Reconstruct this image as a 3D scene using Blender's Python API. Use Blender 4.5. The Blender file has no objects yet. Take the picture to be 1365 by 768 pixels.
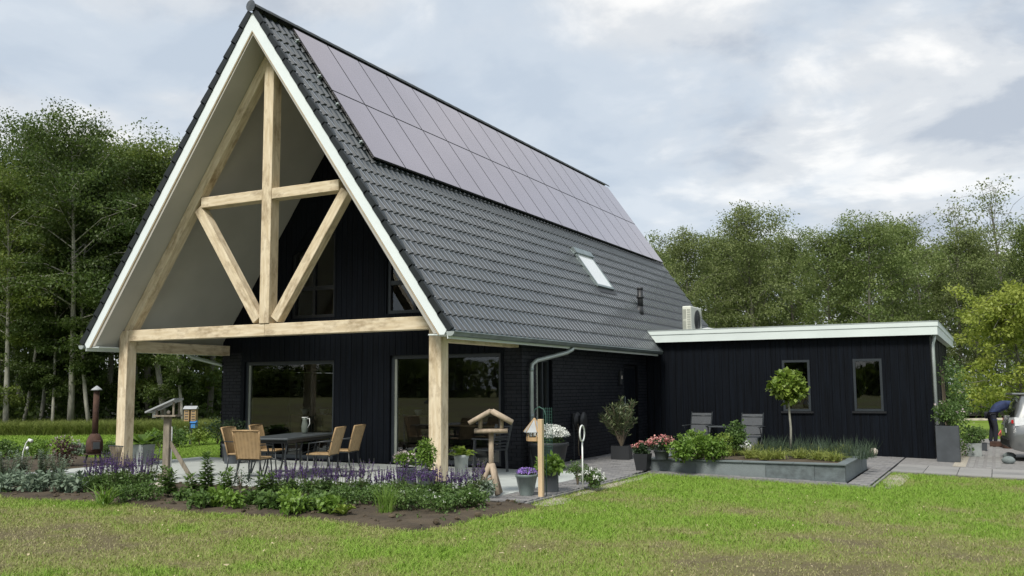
import bpy, bmesh, math, random
import numpy as np
from mathutils import Vector, Matrix
R = math.radians
scene = bpy.context.scene
C = scene.collection

# ------------------------------------------------------------------ camera
F_PX, PITCH, YAW, ROLL = 1234.3, 0.10711, -0.47890, -0.00638
CAM = np.array([12.369, -13.001, 1.6])
fw = np.array([math.sin(YAW)*math.cos(PITCH), math.cos(YAW)*math.cos(PITCH), math.sin(PITCH)])
r0 = np.array([math.cos(YAW), -math.sin(YAW), 0.0]); u0 = np.cross(r0, fw)
cr = math.cos(ROLL)*r0 + math.sin(ROLL)*u0; cu = -math.sin(ROLL)*r0 + math.cos(ROLL)*u0
cam_d = bpy.data.cameras.new('camera'); cam = bpy.data.objects.new('camera', cam_d); C.objects.link(cam)
cam_d.sensor_width = 36; cam_d.lens = F_PX/1365*36; cam_d.clip_start = 0.1; cam_d.clip_end = 3000
cam.matrix_world = Matrix(((cr[0], cu[0], -fw[0], CAM[0]), (cr[1], cu[1], -fw[1], CAM[1]), (cr[2], cu[2], -fw[2], CAM[2]), (0, 0, 0, 1)))
scene.camera = cam

# ------------------------------------------------------------------ sky, sun, exposure
SUN_EL, SUN_AZ = R(50), R(178)          # soft sun behind the clouds, in front of the gable
world = bpy.data.worlds.new('World'); scene.world = world; world.use_nodes = True
nt = world.node_tree; nt.nodes.clear()
def N(t, **k):
    n = nt.nodes.new(t)
    for a, b in k.items(): setattr(n, a, b)
    return n
def L(a, b): nt.links.new(a, b)
out = N('ShaderNodeOutputWorld'); bg = N('ShaderNodeBackground'); bg.inputs['Strength'].default_value = 0.092
sky = N('ShaderNodeTexSky', sky_type='NISHITA', sun_disc=False, sun_elevation=SUN_EL, sun_rotation=SUN_AZ, air_density=1.0, dust_density=2.0)
tc = N('ShaderNodeTexCoord'); sep = N('ShaderNodeSeparateXYZ'); L(tc.outputs['Generated'], sep.inputs[0])
zz = N('ShaderNodeMath', operation='MAXIMUM'); L(sep.outputs['Z'], zz.inputs[0]); zz.inputs[1].default_value = 0.0
za = N('ShaderNodeMath', operation='ADD'); L(zz.outputs[0], za.inputs[0]); za.inputs[1].default_value = 0.22
dx = N('ShaderNodeMath', operation='DIVIDE'); L(sep.outputs['X'], dx.inputs[0]); L(za.outputs[0], dx.inputs[1])
dy = N('ShaderNodeMath', operation='DIVIDE'); L(sep.outputs['Y'], dy.inputs[0]); L(za.outputs[0], dy.inputs[1])
cmb = N('ShaderNodeCombineXYZ'); L(dx.outputs[0], cmb.inputs[0]); L(dy.outputs[0], cmb.inputs[1])
def wnoise(scale, detail, rough, dist, off):
    mp = N('ShaderNodeMapping'); mp.inputs['Location'].default_value = off; L(cmb.outputs[0], mp.inputs[0])
    n = N('ShaderNodeTexNoise'); n.inputs['Scale'].default_value = scale; n.inputs['Detail'].default_value = detail
    n.inputs['Roughness'].default_value = rough; n.inputs['Distortion'].default_value = dist; L(mp.outputs[0], n.inputs['Vector'])
    return n
def ramp(src, stops):
    r = N('ShaderNodeValToRGB'); r.color_ramp.interpolation = 'EASE'
    while len(r.color_ramp.elements) < len(stops): r.color_ramp.elements.new(0.5)
    for e, (p, c) in zip(r.color_ramp.elements, stops): e.position = p; e.color = (*c, 1)
    L(src, r.inputs[0]); return r
n1 = wnoise(1.5, 9, 0.56, 0.25, (3.1, 7.7, 0)); n2 = wnoise(2.6, 9, 0.55, 0.25, (11.3, 2.1, 0))
cover = ramp(n1.outputs['Fac'], [(0.40, (0.30,)*3), (0.56, (1,)*3)])
shade = ramp(n2.outputs['Fac'], [(0.37, (3.5, 3.85, 4.35)), (0.50, (5.0, 5.2, 5.4)), (0.62, (6.9, 6.85, 6.7))])
hz = N('ShaderNodeMixRGB'); hz.inputs[1].default_value = (3.9, 4.5, 5.2, 1)
L(cover.outputs[0], hz.inputs[0]); L(shade.outputs[0], hz.inputs[2])
skm = N('ShaderNodeMixRGB'); skm.inputs[0].default_value = 0.92; L(sky.outputs[0], skm.inputs[1]); L(hz.outputs[0], skm.inputs[2])
L(skm.outputs[0], bg.inputs['Color']); L(bg.outputs[0], out.inputs[0])
sun_d = bpy.data.lights.new('sun', 'SUN'); sun_d.energy = 2.3; sun_d.angle = R(14); sun_d.color = (1.0, 0.95, 0.86)
sun = bpy.data.objects.new('sun', sun_d); C.objects.link(sun)
sd = Vector((math.sin(SUN_AZ)*math.cos(SUN_EL), math.cos(SUN_AZ)*math.cos(SUN_EL), math.sin(SUN_EL)))
sun.rotation_euler = sd.to_track_quat('Z', 'Y').to_euler()
vs = scene.view_settings; vs.view_transform = 'Standard'; vs.look = 'None'; vs.exposure = 0.75; vs.gamma = 1.0
scene.render.resolution_x = 1024; scene.render.resolution_y = 576

# ------------------------------------------------------------------ helpers
rng = np.random.default_rng(7); random.seed(7)
ORD = ['first','second','third','fourth','fifth','sixth','seventh','eighth','ninth','tenth','eleventh','twelfth','thirteenth','fourteenth','fifteenth','sixteenth','seventeenth','eighteenth','nineteenth','twentieth']
def gz(x): return -0.024*min(max(x-6.3, 0), 6.2)
def gzv(x): return -0.024*np.clip(x-6.3, 0, 6.2)
def ray(px, py): return fw + cr*(px-682.5)/F_PX + cu*(384-py)/F_PX
def G(px, py, h=0.0):                     # where a sight line meets the ground (h above it)
    z = h
    for _ in range(12):
        d = ray(px, py); t = (z-CAM[2])/d[2]; P = CAM+d*t; z = gz(P[0])+h
    return P
def at_depth(px, py, D): return CAM+ray(px, py)*D

MATS = {}
def mat(name, col, rough=0.6, var=0.15, nscale=6, bump=0.0, bscale=40, metallic=0.0, spec=0.5, stretch=None, attr=None, col2=None, transl=0.0, coat=0.0, ior=None, detail=5, dark=None):
    m = bpy.data.materials.new(name); m.use_nodes = True; t = m.node_tree; p = t.nodes['Principled BSDF']
    p.inputs['Roughness'].default_value = rough; p.inputs['Metallic'].default_value = metallic
    p.inputs['Specular IOR Level'].default_value = spec; p.inputs['Coat Weight'].default_value = coat; p.inputs['Coat Roughness'].default_value = 0.14 if name == 'tile' else 0.03
    if ior: p.inputs['IOR'].default_value = ior
    tc = t.nodes.new('ShaderNodeTexCoord'); mp = t.nodes.new('ShaderNodeMapping'); t.links.new(tc.outputs['Object'], mp.inputs[0])
    if stretch: mp.inputs['Scale'].default_value = stretch
    nz = t.nodes.new('ShaderNodeTexNoise'); nz.inputs['Scale'].default_value = nscale; nz.inputs['Detail'].default_value = detail
    t.links.new(mp.outputs[0], nz.inputs['Vector'])
    rp = t.nodes.new('ShaderNodeValToRGB'); rp.color_ramp.elements[0].position = 0.3; rp.color_ramp.elements[1].position = 0.7
    c1 = col; c2 = col2 or tuple(min(1, c*(1+var)) for c in col)
    if not col2: c1 = tuple(c*(1-var) for c in col)
    rp.color_ramp.elements[0].color = (*c1, 1); rp.color_ramp.elements[1].color = (*c2, 1)
    t.links.new(nz.outputs['Fac'], rp.inputs[0]); src = rp.outputs[0]
    if attr:                              # per-piece colour variation stored on the mesh
        at = t.nodes.new('ShaderNodeAttribute'); at.attribute_name = 'tint'
        mx = t.nodes.new('ShaderNodeMixRGB'); mx.inputs[2].default_value = (*attr, 1); t.links.new(at.outputs['Fac'], mx.inputs[0]); t.links.new(src, mx.inputs[1]); src = mx.outputs[0]
    t.links.new(src, p.inputs['Base Color'])
    if bump:
        nb = t.nodes.new('ShaderNodeTexNoise'); nb.inputs['Scale'].default_value = bscale; nb.inputs['Detail'].default_value = 4; t.links.new(mp.outputs[0], nb.inputs['Vector'])
        bp = t.nodes.new('ShaderNodeBump'); bp.inputs['Strength'].default_value = bump; bp.inputs['Distance'].default_value = 0.01
        t.links.new(nb.outputs['Fac'], bp.inputs['Height']); t.links.new(bp.outputs[0], p.inputs['Normal'])
    if transl:
        tr = t.nodes.new('ShaderNodeBsdfTranslucent'); ms = t.nodes.new('ShaderNodeMixShader'); ms.inputs[0].default_value = transl
        t.links.new(src, tr.inputs[0]); t.links.new(p.outputs[0], ms.inputs[1]); t.links.new(tr.outputs[0], ms.inputs[2]); t.links.new(ms.outputs[0], t.nodes['Material Output'].inputs[0])
    MATS[name] = m; return m
def glassmat(name, tint=(0.86, 0.9, 0.88), refl=0.0):
    m = bpy.data.materials.new(name); m.use_nodes = True; t = m.node_tree; t.nodes.clear()
    o = t.nodes.new('ShaderNodeOutputMaterial'); tr = t.nodes.new('ShaderNodeBsdfTransparent'); tr.inputs[0].default_value = (*tint, 1)
    gl = t.nodes.new('ShaderNodeBsdfGlossy'); gl.inputs['Roughness'].default_value = 0.015; gl.inputs['Color'].default_value = (0.92, 0.95, 0.95, 1)
    fr = t.nodes.new('ShaderNodeFresnel'); fr.inputs['IOR'].default_value = 1.75
    nz = t.nodes.new('ShaderNodeTexNoise'); nz.inputs['Scale'].default_value = 1.3; bp = t.nodes.new('ShaderNodeBump'); bp.inputs['Strength'].default_value = 0.03; bp.inputs['Distance'].default_value = 0.02
    t.links.new(nz.outputs['Fac'], bp.inputs['Height']); t.links.new(bp.outputs[0], gl.inputs['Normal'])
    ms = t.nodes.new('ShaderNodeMixShader'); t.links.new(fr.outputs[0], ms.inputs[0]); t.links.new(tr.outputs[0], ms.inputs[1]); t.links.new(gl.outputs[0], ms.inputs[2]); t.links.new(ms.outputs[0], o.inputs[0])
    MATS[name] = m; return m

class MB:
    def __init__(s): s.v = []; s.f = []; s.t = []
    def poly(s, pts, faces, tint=0.0):
        o = len(s.v); s.v += [tuple(p) for p in pts]; s.f += [tuple(i+o for i in f) for f in faces]; s.t += [tint]*len(pts); return s
    def box(s, lo, hi, tint=0.0):
        x0, y0, z0 = lo; x1, y1, z1 = hi
        return s.poly([(x0,y0,z0),(x1,y0,z0),(x1,y1,z0),(x0,y1,z0),(x0,y0,z1),(x1,y0,z1),(x1,y1,z1),(x0,y1,z1)], [(0,3,2,1),(4,5,6,7),(0,1,5,4),(1,2,6,5),(2,3,7,6),(3,0,4,7)], tint)
    def cbox(s, lo, hi, c=0.006, tint=0.0):      # box with chamfered edges
        b = bmesh.new(); x0,y0,z0 = lo; x1,y1,z1 = hi
        bmesh.ops.create_cube(b, size=1.0, matrix=Matrix.Translation(((x0+x1)/2,(y0+y1)/2,(z0+z1)/2)) @ Matrix.Diagonal((x1-x0,y1-y0,z1-z0,1)))
        bmesh.ops.bevel(b, geom=list(b.edges), offset=min(c, 0.45*min(abs(x1-x0),abs(y1-y0),abs(z1-z0))), segments=1, affect='EDGES')
        b.verts.index_update(); r = s.poly([v.co[:] for v in b.verts], [[v.index for v in f.verts] for f in b.faces], tint); b.free(); return r
    def bar(s, p0, p1, w, d, up=(0,0,1), tint=0.0):
        p0 = Vector(p0); p1 = Vector(p1); z = (p1-p0).normalized(); u = Vector(up)
        if abs(z.dot(u)) > 0.98: u = Vector((0,1,0))
        x = z.cross(u).normalized()*w/2; y = x.cross(z).normalized()*d/2
        return s.poly([p0-x-y,p0+x-y,p0+x+y,p0-x+y,p1-x-y,p1+x-y,p1+x+y,p1-x+y], [(0,1,2,3),(7,6,5,4),(0,4,5,1),(1,5,6,2),(2,6,7,3),(3,7,4,0)], tint)
    def tube(s, pts, rad, n=8, cap=True, tint=0.0):
        pts = [Vector(p) for p in pts]; rad = [rad]*len(pts) if not hasattr(rad, '__len__') else rad
        o = len(s.v); ref = None
        for i, p in enumerate(pts):
            d = (pts[min(i+1,len(pts)-1)]-pts[max(i-1,0)]).normalized()
            if ref is None: ref = Vector((1,0,0)) if abs(d.x) < 0.8 else Vector((0,1,0))
            x = (ref-d*ref.dot(d)).normalized(); y = d.cross(x); ref = x
            for k in range(n):
                a = 2*math.pi*k/n; s.v.append(tuple(p+(x*math.cos(a)+y*math.sin(a))*rad[i])); s.t.append(tint)
        for i in range(len(pts)-1):
            for k in range(n):
                a = o+i*n+k; b = o+i*n+(k+1)%n; s.f.append((a,b,b+n,a+n))
        if cap: s.f.append(tuple(o+k for k in reversed(range(n)))); s.f.append(tuple(o+(len(pts)-1)*n+k for k in range(n)))
        return s
    def lathe(s, prof, n=20, c=(0,0,0), cap=True, tint=0.0, sx=1, sy=1):
        o = len(s.v)
        for r_, z in prof:
            for k in range(n):
                a = 2*math.pi*k/n; s.v.append((c[0]+r_*math.cos(a)*sx, c[1]+r_*math.sin(a)*sy, c[2]+z)); s.t.append(tint)
        for i in range(len(prof)-1):
            for k in range(n):
                a = o+i*n+k; b = o+i*n+(k+1)%n; s.f.append((a,b,b+n,a+n))
        if cap: s.f.append(tuple(o+k for k in reversed(range(n)))); s.f.append(tuple(o+(len(prof)-1)*n+k for k in range(n)))
        return s
    def ball(s, c, r_, n=10, m=7, jit=0.0, sc=(1,1,1), tint=0.0):
        prof = [(max(1e-3, r_*math.sin(math.pi*i/m)), -r_*math.cos(math.pi*i/m)) for i in range(m+1)]
        o = len(s.v); s.lathe(prof, n, (0,0,0), True, tint)
        for i in range(o, len(s.v)):
            v = s.v[i]; j = 1+random.uniform(-jit, jit); s.v[i] = (c[0]+v[0]*sc[0]*j, c[1]+v[1]*sc[1]*j, c[2]+v[2]*sc[2]*j)
        return s
    def mesh(s, name, m, smooth=False):
        me = bpy.data.meshes.new(name); me.from_pydata(s.v, [], s.f)
        if any(s.t): a = me.attributes.new('tint', 'FLOAT', 'POINT'); a.data.foreach_set('value', s.t)
        if m is not None: me.materials.append(MATS[m] if isinstance(m, str) else m)
        if smooth: me.polygons.foreach_set('use_smooth', [True]*len(me.polygons))
        me.update(); return me
    def build(s, name, m, parent=None, smooth=False, kind=None):
        return link(name, s.mesh(name, m, smooth), parent, kind)
def link(name, me, parent=None, kind=None):
    o = bpy.data.objects.new(name, me); C.objects.link(o)
    if parent is not None: o.parent = parent
    if kind: o['kind'] = kind
    return o
def tag(o, label=None, cat=None, group=None, kind=None):
    if label: o['label'] = label
    if cat: o['category'] = cat
    if group: o['group'] = group
    if kind: o['kind'] = kind
    return o
def thing(name, label, cat, loc=(0,0,0), rz=0.0, group=None):
    o = bpy.data.objects.new(name, None); C.objects.link(o); o.location = tuple(float(a) for a in loc); o.rotation_euler = (0,0,rz); o.empty_display_size = 0.1
    return tag(o, label, cat, group)
def copy_tree(o, parent=None):
    c = o.copy(); C.objects.link(c); c.parent = parent
    for ch in list(o.children): copy_tree(ch, c)
    return c
def np_mesh(name, V, Fq, m, tint=None, smooth=False):      # V (n,3), Fq (k,3|4)
    me = bpy.data.meshes.new(name); V = np.asarray(V, np.float32); Fq = np.asarray(Fq, np.int32); k = Fq.shape[1]
    me.vertices.add(len(V)); me.vertices.foreach_set('co', V.ravel()); me.loops.add(Fq.size); me.loops.foreach_set('vertex_index', Fq.ravel())
    me.polygons.add(len(Fq)); me.polygons.foreach_set('loop_start', np.arange(0, Fq.size, k, dtype=np.int32))
    if tint is not None: a = me.attributes.new('tint', 'FLOAT', 'POINT'); a.data.foreach_set('value', np.asarray(tint, np.float32))
    me.materials.append(MATS[m] if isinstance(m, str) else m); me.update(calc_edges=True); me.validate()
    if smooth: me.polygons.foreach_set('use_smooth', [True]*len(me.polygons))
    return me
def unit(a): return a/np.maximum(np.linalg.norm(a, axis=-1, keepdims=True), 1e-9)
def leaf_arrays(P, D, Nn, Ln, Wd, fold=0.25):
    # one diamond leaf per point: P base, D direction, Nn rough normal
    D = unit(D); S = unit(np.cross(D, Nn)); U = np.cross(S, D); Ln = np.asarray(Ln)[:,None]*np.ones((len(P),1)); Wd = np.asarray(Wd)[:,None]*np.ones((len(P),1))
    V = np.stack([P, P+D*Ln*.45+S*Wd*.5+U*Wd*fold*.5, P+D*Ln-U*Ln*.12, P+D*Ln*.45-S*Wd*.5+U*Wd*fold*.5], 1).reshape(-1,3)
    Fq = np.arange(len(P)*4).reshape(-1,4); return V, Fq
def rdir(n, g=rng): return unit(g.normal(size=(n,3)))
def cloud(centers, radii, per, leaf, g=rng, flat=0.6, up=0.5, lw=0.6, edge=0.5):
    # leaves in clumps: centers (k,3), radii (k,), per leaves each
    k = len(centers); c = np.repeat(centers, per, 0); r_ = np.repeat(radii, per)[:,None]
    d = rdir(k*per, g); rad = g.random((k*per,1))**edge; off = d*rad*r_; off[:,2] *= flat
    D = unit(d*0.6+rdir(k*per, g)*0.8+np.array([0,0,-0.15])); Nn = unit(rdir(k*per, g)*(1-up)+np.array([0,0,1.0])*up)
    ln = leaf*(0.7+0.6*g.random(k*per)); V, Fq = leaf_arrays(c+off, D, Nn, ln, ln*lw)
    ct = np.repeat(g.random(k), per); ti = np.clip(0.55*ct+0.45*g.random(k*per), 0, 1); return V, Fq, np.repeat(ti, 4)
def blades(base, direction, ln, wd, bend, g=rng):
    # tapered curved blade: two quads narrowing to a point (5 verts -> quad + tri as quads)
    n = len(base); D = unit(direction); side = unit(np.cross(D, np.array([0,0,1.0])+g.normal(size=(n,3))*0.5)); ln = ln[:,None]; wd = wd[:,None]
    hor = D.copy(); hor[:,2] = 0; hor = unit(hor)
    m_ = base+D*ln*.55; tp = base+D*ln+hor*ln*bend[:,None]-np.array([0,0,1.0])*ln*bend[:,None]*0.5
    V = np.stack([base-side*wd*.5, base+side*wd*.5, m_+side*wd*.4, m_-side*wd*.4, tp], 1).reshape(-1,3)
    i = np.arange(n)[:,None]*5; Fq = np.concatenate([i+np.array([[0,1,2,3]]), i+np.array([[3,2,4,4]])], 0)
    Ft = np.concatenate([i+np.array([[0,1,2]]), i+np.array([[0,2,3]]), i+np.array([[3,2,4]])], 0); return V, Ft
def cat_meshes(parts):
    Vs, Fs, Ts, o = [], [], [], 0
    for V, Fq, T in parts: Vs.append(V); Fs.append(Fq+o); Ts.append(T if T is not None else np.zeros(len(V))); o += len(V)
    return np.concatenate(Vs), np.concatenate(Fs), np.concatenate(Ts)
def vnoise(x, y, seed=0):
    def h(i, j): 
        n = np.sin(i*127.1+j*311.7+seed*74.7)*43758.5453; return n-np.floor(n)
    i = np.floor(x); j = np.floor(y); fx = x-i; fy = y-j; fx = fx*fx*(3-2*fx); fy = fy*fy*(3-2*fy)
    return (h(i,j)*(1-fx)+h(i+1,j)*fx)*(1-fy)+(h(i,j+1)*(1-fx)+h(i+1,j+1)*fx)*fy
def fbm(x, y, seed=0, o=4):
    s = 0; a = .5
    for k in range(o): s = s+a*vnoise(x*2**k, y*2**k, seed+k); a *= .5
    return s/(1-.5**o)

# ------------------------------------------------------------------ materials
mat('black_board', (0.0026,0.0042,0.0074), 0.62, 0.5, 3, 0.6, 30, stretch=(9,9,0.35), spec=0.13)
mat('black_brick', (0.0055,0.0075,0.0115), 0.55, 0.35, 9, 0.6, 60, spec=0.25, attr=(0.012,0.0135,0.018))
mat('joint', (0.005,0.006,0.008), 0.95, 0.2, spec=0.1)
mat('frame_dark', (0.020,0.026,0.032), 0.4, 0.1, 5)
mat('frame_black', (0.008,0.009,0.011), 0.4, 0.1, 5)
mat('lining', (0.22,0.24,0.21), 0.6, 0.1, 3)
mat('white_trim', (0.66,0.73,0.75), 0.5, 0.06, 2, 0.05, 20, col2=(0.72,0.78,0.79))
mat('fascia_white', (0.62,0.69,0.68), 0.5, 0.05, 1.5, 0.05, 20)
mat('soffit', (0.40,0.39,0.355), 0.75, 0.06, 1.5, 0.1, 60)
mat('deck_edge', (0.5,0.40,0.27), 0.7, 0.15, 5)
mat('tile', (0.012,0.018,0.020), 0.24, 0.3, 5, 0.03, 70, spec=1.0, attr=(0.022,0.031,0.033), coat=1.0)
mat('verge', (0.010,0.014,0.016), 0.5, 0.25, 5, 0.1, 60, spec=0.4)
mat('ridge_tile', (0.035,0.042,0.046), 0.45, 0.2, 4, 0.2, 60)
mat('zinc', (0.26,0.31,0.31), 0.42, 0.2, 3, 0.05, 20, metallic=0.75)
mat('zinc_pale', (0.42,0.47,0.46), 0.45, 0.15, 3, metallic=0.55)
mat('pv_glass', (0.46,0.405,0.44), 0.19, 0.05, 0.6, metallic=0.70, spec=1.0)
mat('pv_frame', (0.012,0.012,0.014), 0.4, 0.1)
mat('pane_sky_sheen', (0.75,0.78,0.78), 0.25, 0.03, 2, coat=0.5)  # roof window glass: bright sky reflection painted in as a near-white base
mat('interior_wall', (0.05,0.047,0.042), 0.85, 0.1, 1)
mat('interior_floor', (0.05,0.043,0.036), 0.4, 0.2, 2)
mat('interior_wood', (0.20,0.14,0.08), 0.5, 0.2, 2, stretch=(1,1,6))
mat('concrete_slab', (0.41,0.44,0.425), 0.75, 0.14, 1.6, 0.15, 90, attr=(0.36,0.39,0.38), detail=9)
mat('paver', (0.15,0.15,0.155), 0.8, 0.25, 6, 0.3, 80, attr=(0.24,0.235,0.23))
mat('path_slab', (0.20,0.20,0.195), 0.85, 0.2, 4, 0.25, 90, attr=(0.27,0.265,0.255))
mat('driveway', (0.21,0.205,0.20), 0.9, 0.25, 14, 0.4, 120)
mat('gravel', (0.36,0.33,0.27), 0.95, 0.4, 45, 0.8, 120)
mat('stone_wall', (0.075,0.095,0.10), 0.65, 0.55, 9, 0.6, 50, attr=(0.19,0.22,0.225), detail=10)
mat('stone_cap', (0.12,0.145,0.15), 0.55, 0.15, 5, 0.1, 70)
mat('soil', (0.0331,0.0245,0.0144), 0.95, 0.55, 13, 1.0, 45, attr=(0.0972,0.0742,0.0475), detail=10)
mat('bark', (0.13,0.125,0.105), 0.9, 0.35, 4, 0.6, 30, stretch=(3,3,0.6))
mat('bark_pale', (0.30,0.295,0.25), 0.9, 0.35, 4, 0.6, 30, stretch=(3,3,0.6))
mat('leaf_wood', (0.0943,0.1517,0.0312), 0.55, 0.3, 0.5, attr=(0.2091,0.2624,0.0492), transl=0.45)
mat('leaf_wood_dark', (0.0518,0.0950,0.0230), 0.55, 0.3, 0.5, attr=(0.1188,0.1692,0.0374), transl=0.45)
mat('leaf_olive', (0.140,0.180,0.062), 0.6, 0.3, 0.4, attr=(0.245,0.290,0.110), transl=0.45)
mat('leaf_right', (0.1238,0.1809,0.0571), 0.6, 0.3, 0.4, attr=(0.2427,0.2998,0.0952), transl=0.45)
mat('leaf_yellow', (0.1980,0.2700,0.0360), 0.55, 0.2, 0.8, attr=(0.3960,0.4410,0.0900), transl=0.45)
mat('leaf_fresh', (0.095,0.19,0.024), 0.5, 0.2, 3, attr=(0.21,0.33,0.055), transl=0.35)
mat('leaf_lime', (0.12,0.20,0.025), 0.5, 0.2, 3, attr=(0.26,0.34,0.06), transl=0.3)
mat('leaf_mid', (0.055,0.115,0.026), 0.5, 0.2, 3, attr=(0.14,0.23,0.055), transl=0.35)
mat('leaf_dark', (0.020,0.048,0.018), 0.5, 0.2, 3, attr=(0.055,0.10,0.035), transl=0.2)
mat('leaf_grey', (0.085,0.135,0.085), 0.6, 0.2, 3, attr=(0.24,0.31,0.22), transl=0.25)
mat('leaf_oleander', (0.045,0.075,0.030), 0.5, 0.2, 3, attr=(0.16,0.19,0.085), transl=0.2)
mat('leaf_purple', (0.040,0.018,0.020), 0.5, 0.2, 3, attr=(0.10,0.055,0.04), transl=0.2)
mat('leaf_grassy', (0.15,0.21,0.03), 0.6, 0.2, 3, attr=(0.33,0.36,0.09), transl=0.25)
mat('leaf_bluegrass', (0.03,0.055,0.035), 0.6, 0.2, 3, attr=(0.07,0.11,0.06), transl=0.2)
mat('meadow', (0.1440,0.2016,0.0396), 0.7, 0.2, 3, attr=(0.2664,0.3096,0.0792), transl=0.4)
mat('flower_violet', (0.065,0.032,0.15), 0.6, 0.2, 8, attr=(0.16,0.09,0.27), transl=0.2)
mat('flower_purple', (0.24,0.13,0.52), 0.6, 0.2, 8, attr=(0.42,0.28,0.68), transl=0.2)
mat('flower_white', (0.72,0.74,0.70), 0.6, 0.1, 8, attr=(0.82,0.83,0.80), transl=0.2)
mat('flower_pink', (0.45,0.10,0.11), 0.6, 0.25, 8, attr=(0.72,0.42,0.38), transl=0.2)
mat('flower_pale', (0.42,0.33,0.36), 0.6, 0.2, 8, attr=(0.6,0.54,0.52), transl=0.2)
mat('stem', (0.09,0.11,0.04), 0.7, 0.2)
mat('twig', (0.16,0.13,0.09), 0.8, 0.2)
mat('rattan', (0.34,0.23,0.115), 0.55, 0.25, 12, 0.8, 120, attr=(0.45,0.32,0.175))
mat('table_dark', (0.055,0.065,0.07), 0.4, 0.15, 5)
mat('metal_dark', (0.025,0.03,0.034), 0.4, 0.1)
mat('plastic_dark', (0.045,0.05,0.055), 0.5, 0.1)
mat('mesh_fabric', (0.034,0.041,0.049), 0.6, 0.15, 30, 0.3, 200)
mat('pot_black', (0.018,0.020,0.023), 0.5, 0.15, 4)
mat('pot_grey', (0.075,0.085,0.10), 0.5, 0.15, 4)
mat('pot_anthracite', (0.048,0.056,0.064), 0.6, 0.2, 4, 0.1, 60)
mat('pot_glaze', (0.12,0.16,0.155), 0.25, 0.3, 5, coat=0.4, col2=(0.20,0.245,0.235))
mat('pitcher_glaze', (0.10,0.12,0.10), 0.4, 0.25, 6)
mat('pot_zinc', (0.30,0.33,0.325), 0.55, 0.2, 6, metallic=0.2)
mat('log', (0.36,0.29,0.215), 0.8, 0.25, 6, 0.4, 40, stretch=(4,4,0.7))
mat('log_dark', (0.10,0.085,0.07), 0.85, 0.25, 6)
mat('old_wood', (0.23,0.20,0.155), 0.85, 0.3, 5, 0.4, 40, stretch=(4,4,0.7))
mat('stake_wood', (0.55,0.41,0.25), 0.75, 0.15, 5, stretch=(4,4,0.5))
mat('feeder_wood', (0.40,0.27,0.14), 0.7, 0.2, 6)
mat('slate', (0.34,0.36,0.37), 0.6, 0.15, 6)
mat('rust', (0.060,0.030,0.020), 0.85, 0.5, 6, 0.4, 40, detail=8)
mat('rust_dark', (0.05,0.028,0.022), 0.8, 0.3, 6)
mat('blue_paint', (0.05,0.21,0.52), 0.5, 0.1)
mat('white_plastic', (0.72,0.75,0.73), 0.4, 0.05)
mat('unit_white', (0.64,0.66,0.58), 0.45, 0.06, 3)
mat('unit_grille', (0.36,0.38,0.33), 0.5, 0.1)
mat('wire_green', (0.03,0.09,0.07), 0.5, 0.1)
mat('red_plastic', (0.5,0.06,0.05), 0.4, 0.1)
mat('pink_plastic', (0.75,0.13,0.17), 0.4, 0.1)
mat('stone_light', (0.52,0.46,0.40), 0.8, 0.3, 7, 0.4, 30)
mat('stone_grey', (0.17,0.20,0.20), 0.85, 0.25, 7, 0.4, 40)
mat('stone_green', (0.22,0.28,0.21), 0.8, 0.2, 7, 0.3, 40)
mat('car_paint', (0.25,0.26,0.26), 0.28, 0.03, 1, metallic=0.7, coat=0.6)
mat('car_glass', (0.012,0.014,0.016), 0.06, 0.02, 1, coat=1.0)
mat('car_black', (0.015,0.015,0.016), 0.55, 0.1)
mat('car_rim', (0.42,0.43,0.44), 0.3, 0.05, metallic=0.8)
mat('lamp_clear', (0.62,0.64,0.65), 0.15, 0.1, 20, coat=1.0)
mat('lamp_red', (0.42,0.02,0.02), 0.2, 0.1, 20, coat=1.0)
mat('cloth_navy', (0.020,0.034,0.092), 0.85, 0.3, 10, 0.4, 30)
mat('cloth_dark', (0.012,0.014,0.022), 0.85, 0.2, 10, 0.3, 30)
mat('skin', (0.50,0.31,0.23), 0.6, 0.08, 10)
mat('hair_grey', (0.42,0.38,0.33), 0.7, 0.2, 40)
mat('field_straw', (0.26,0.215,0.11), 0.95, 0.25, 0.2)
mat('straw', (0.42,0.36,0.22), 0.9, 0.3, 9)
mat('forest_floor', (0.035,0.034,0.018), 0.95, 0.5, 2, 0.5, 20)
glassmat('glass')
# weathered oak, grain along local z
def oak():
    m = mat('oak', (0.53,0.43,0.28), 0.7, 0.1, 3.0, 0.35, 30, stretch=(7,7,0.9), col2=(0.72,0.63,0.47), detail=7)
    t = m.node_tree; p = t.nodes['Principled BSDF']; src = p.inputs['Base Color'].links[0].from_socket
    tcn = t.nodes.new('ShaderNodeTexCoord'); mp = t.nodes.new('ShaderNodeMapping'); mp.inputs['Scale'].default_value = (2.2,2.2,1.0); t.links.new(tcn.outputs['Object'], mp.inputs[0])
    nz = t.nodes.new('ShaderNodeTexNoise'); nz.inputs['Scale'].default_value = 2.3; nz.inputs['Detail'].default_value = 6; nz.inputs['Roughness'].default_value = 0.65; t.links.new(mp.outputs[0], nz.inputs['Vector'])
    rp = t.nodes.new('ShaderNodeValToRGB'); rp.color_ramp.elements[0].position = 0.49; rp.color_ramp.elements[1].position = 0.70; t.links.new(nz.outputs['Fac'], rp.inputs[0])
    mx = t.nodes.new('ShaderNodeMixRGB'); mx.inputs[2].default_value = (0.30,0.225,0.135,1); t.links.new(rp.outputs[0], mx.inputs[0]); t.links.new(src, mx.inputs[1]); t.links.new(mx.outputs[0], p.inputs['Base Color'])
oak()

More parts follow.
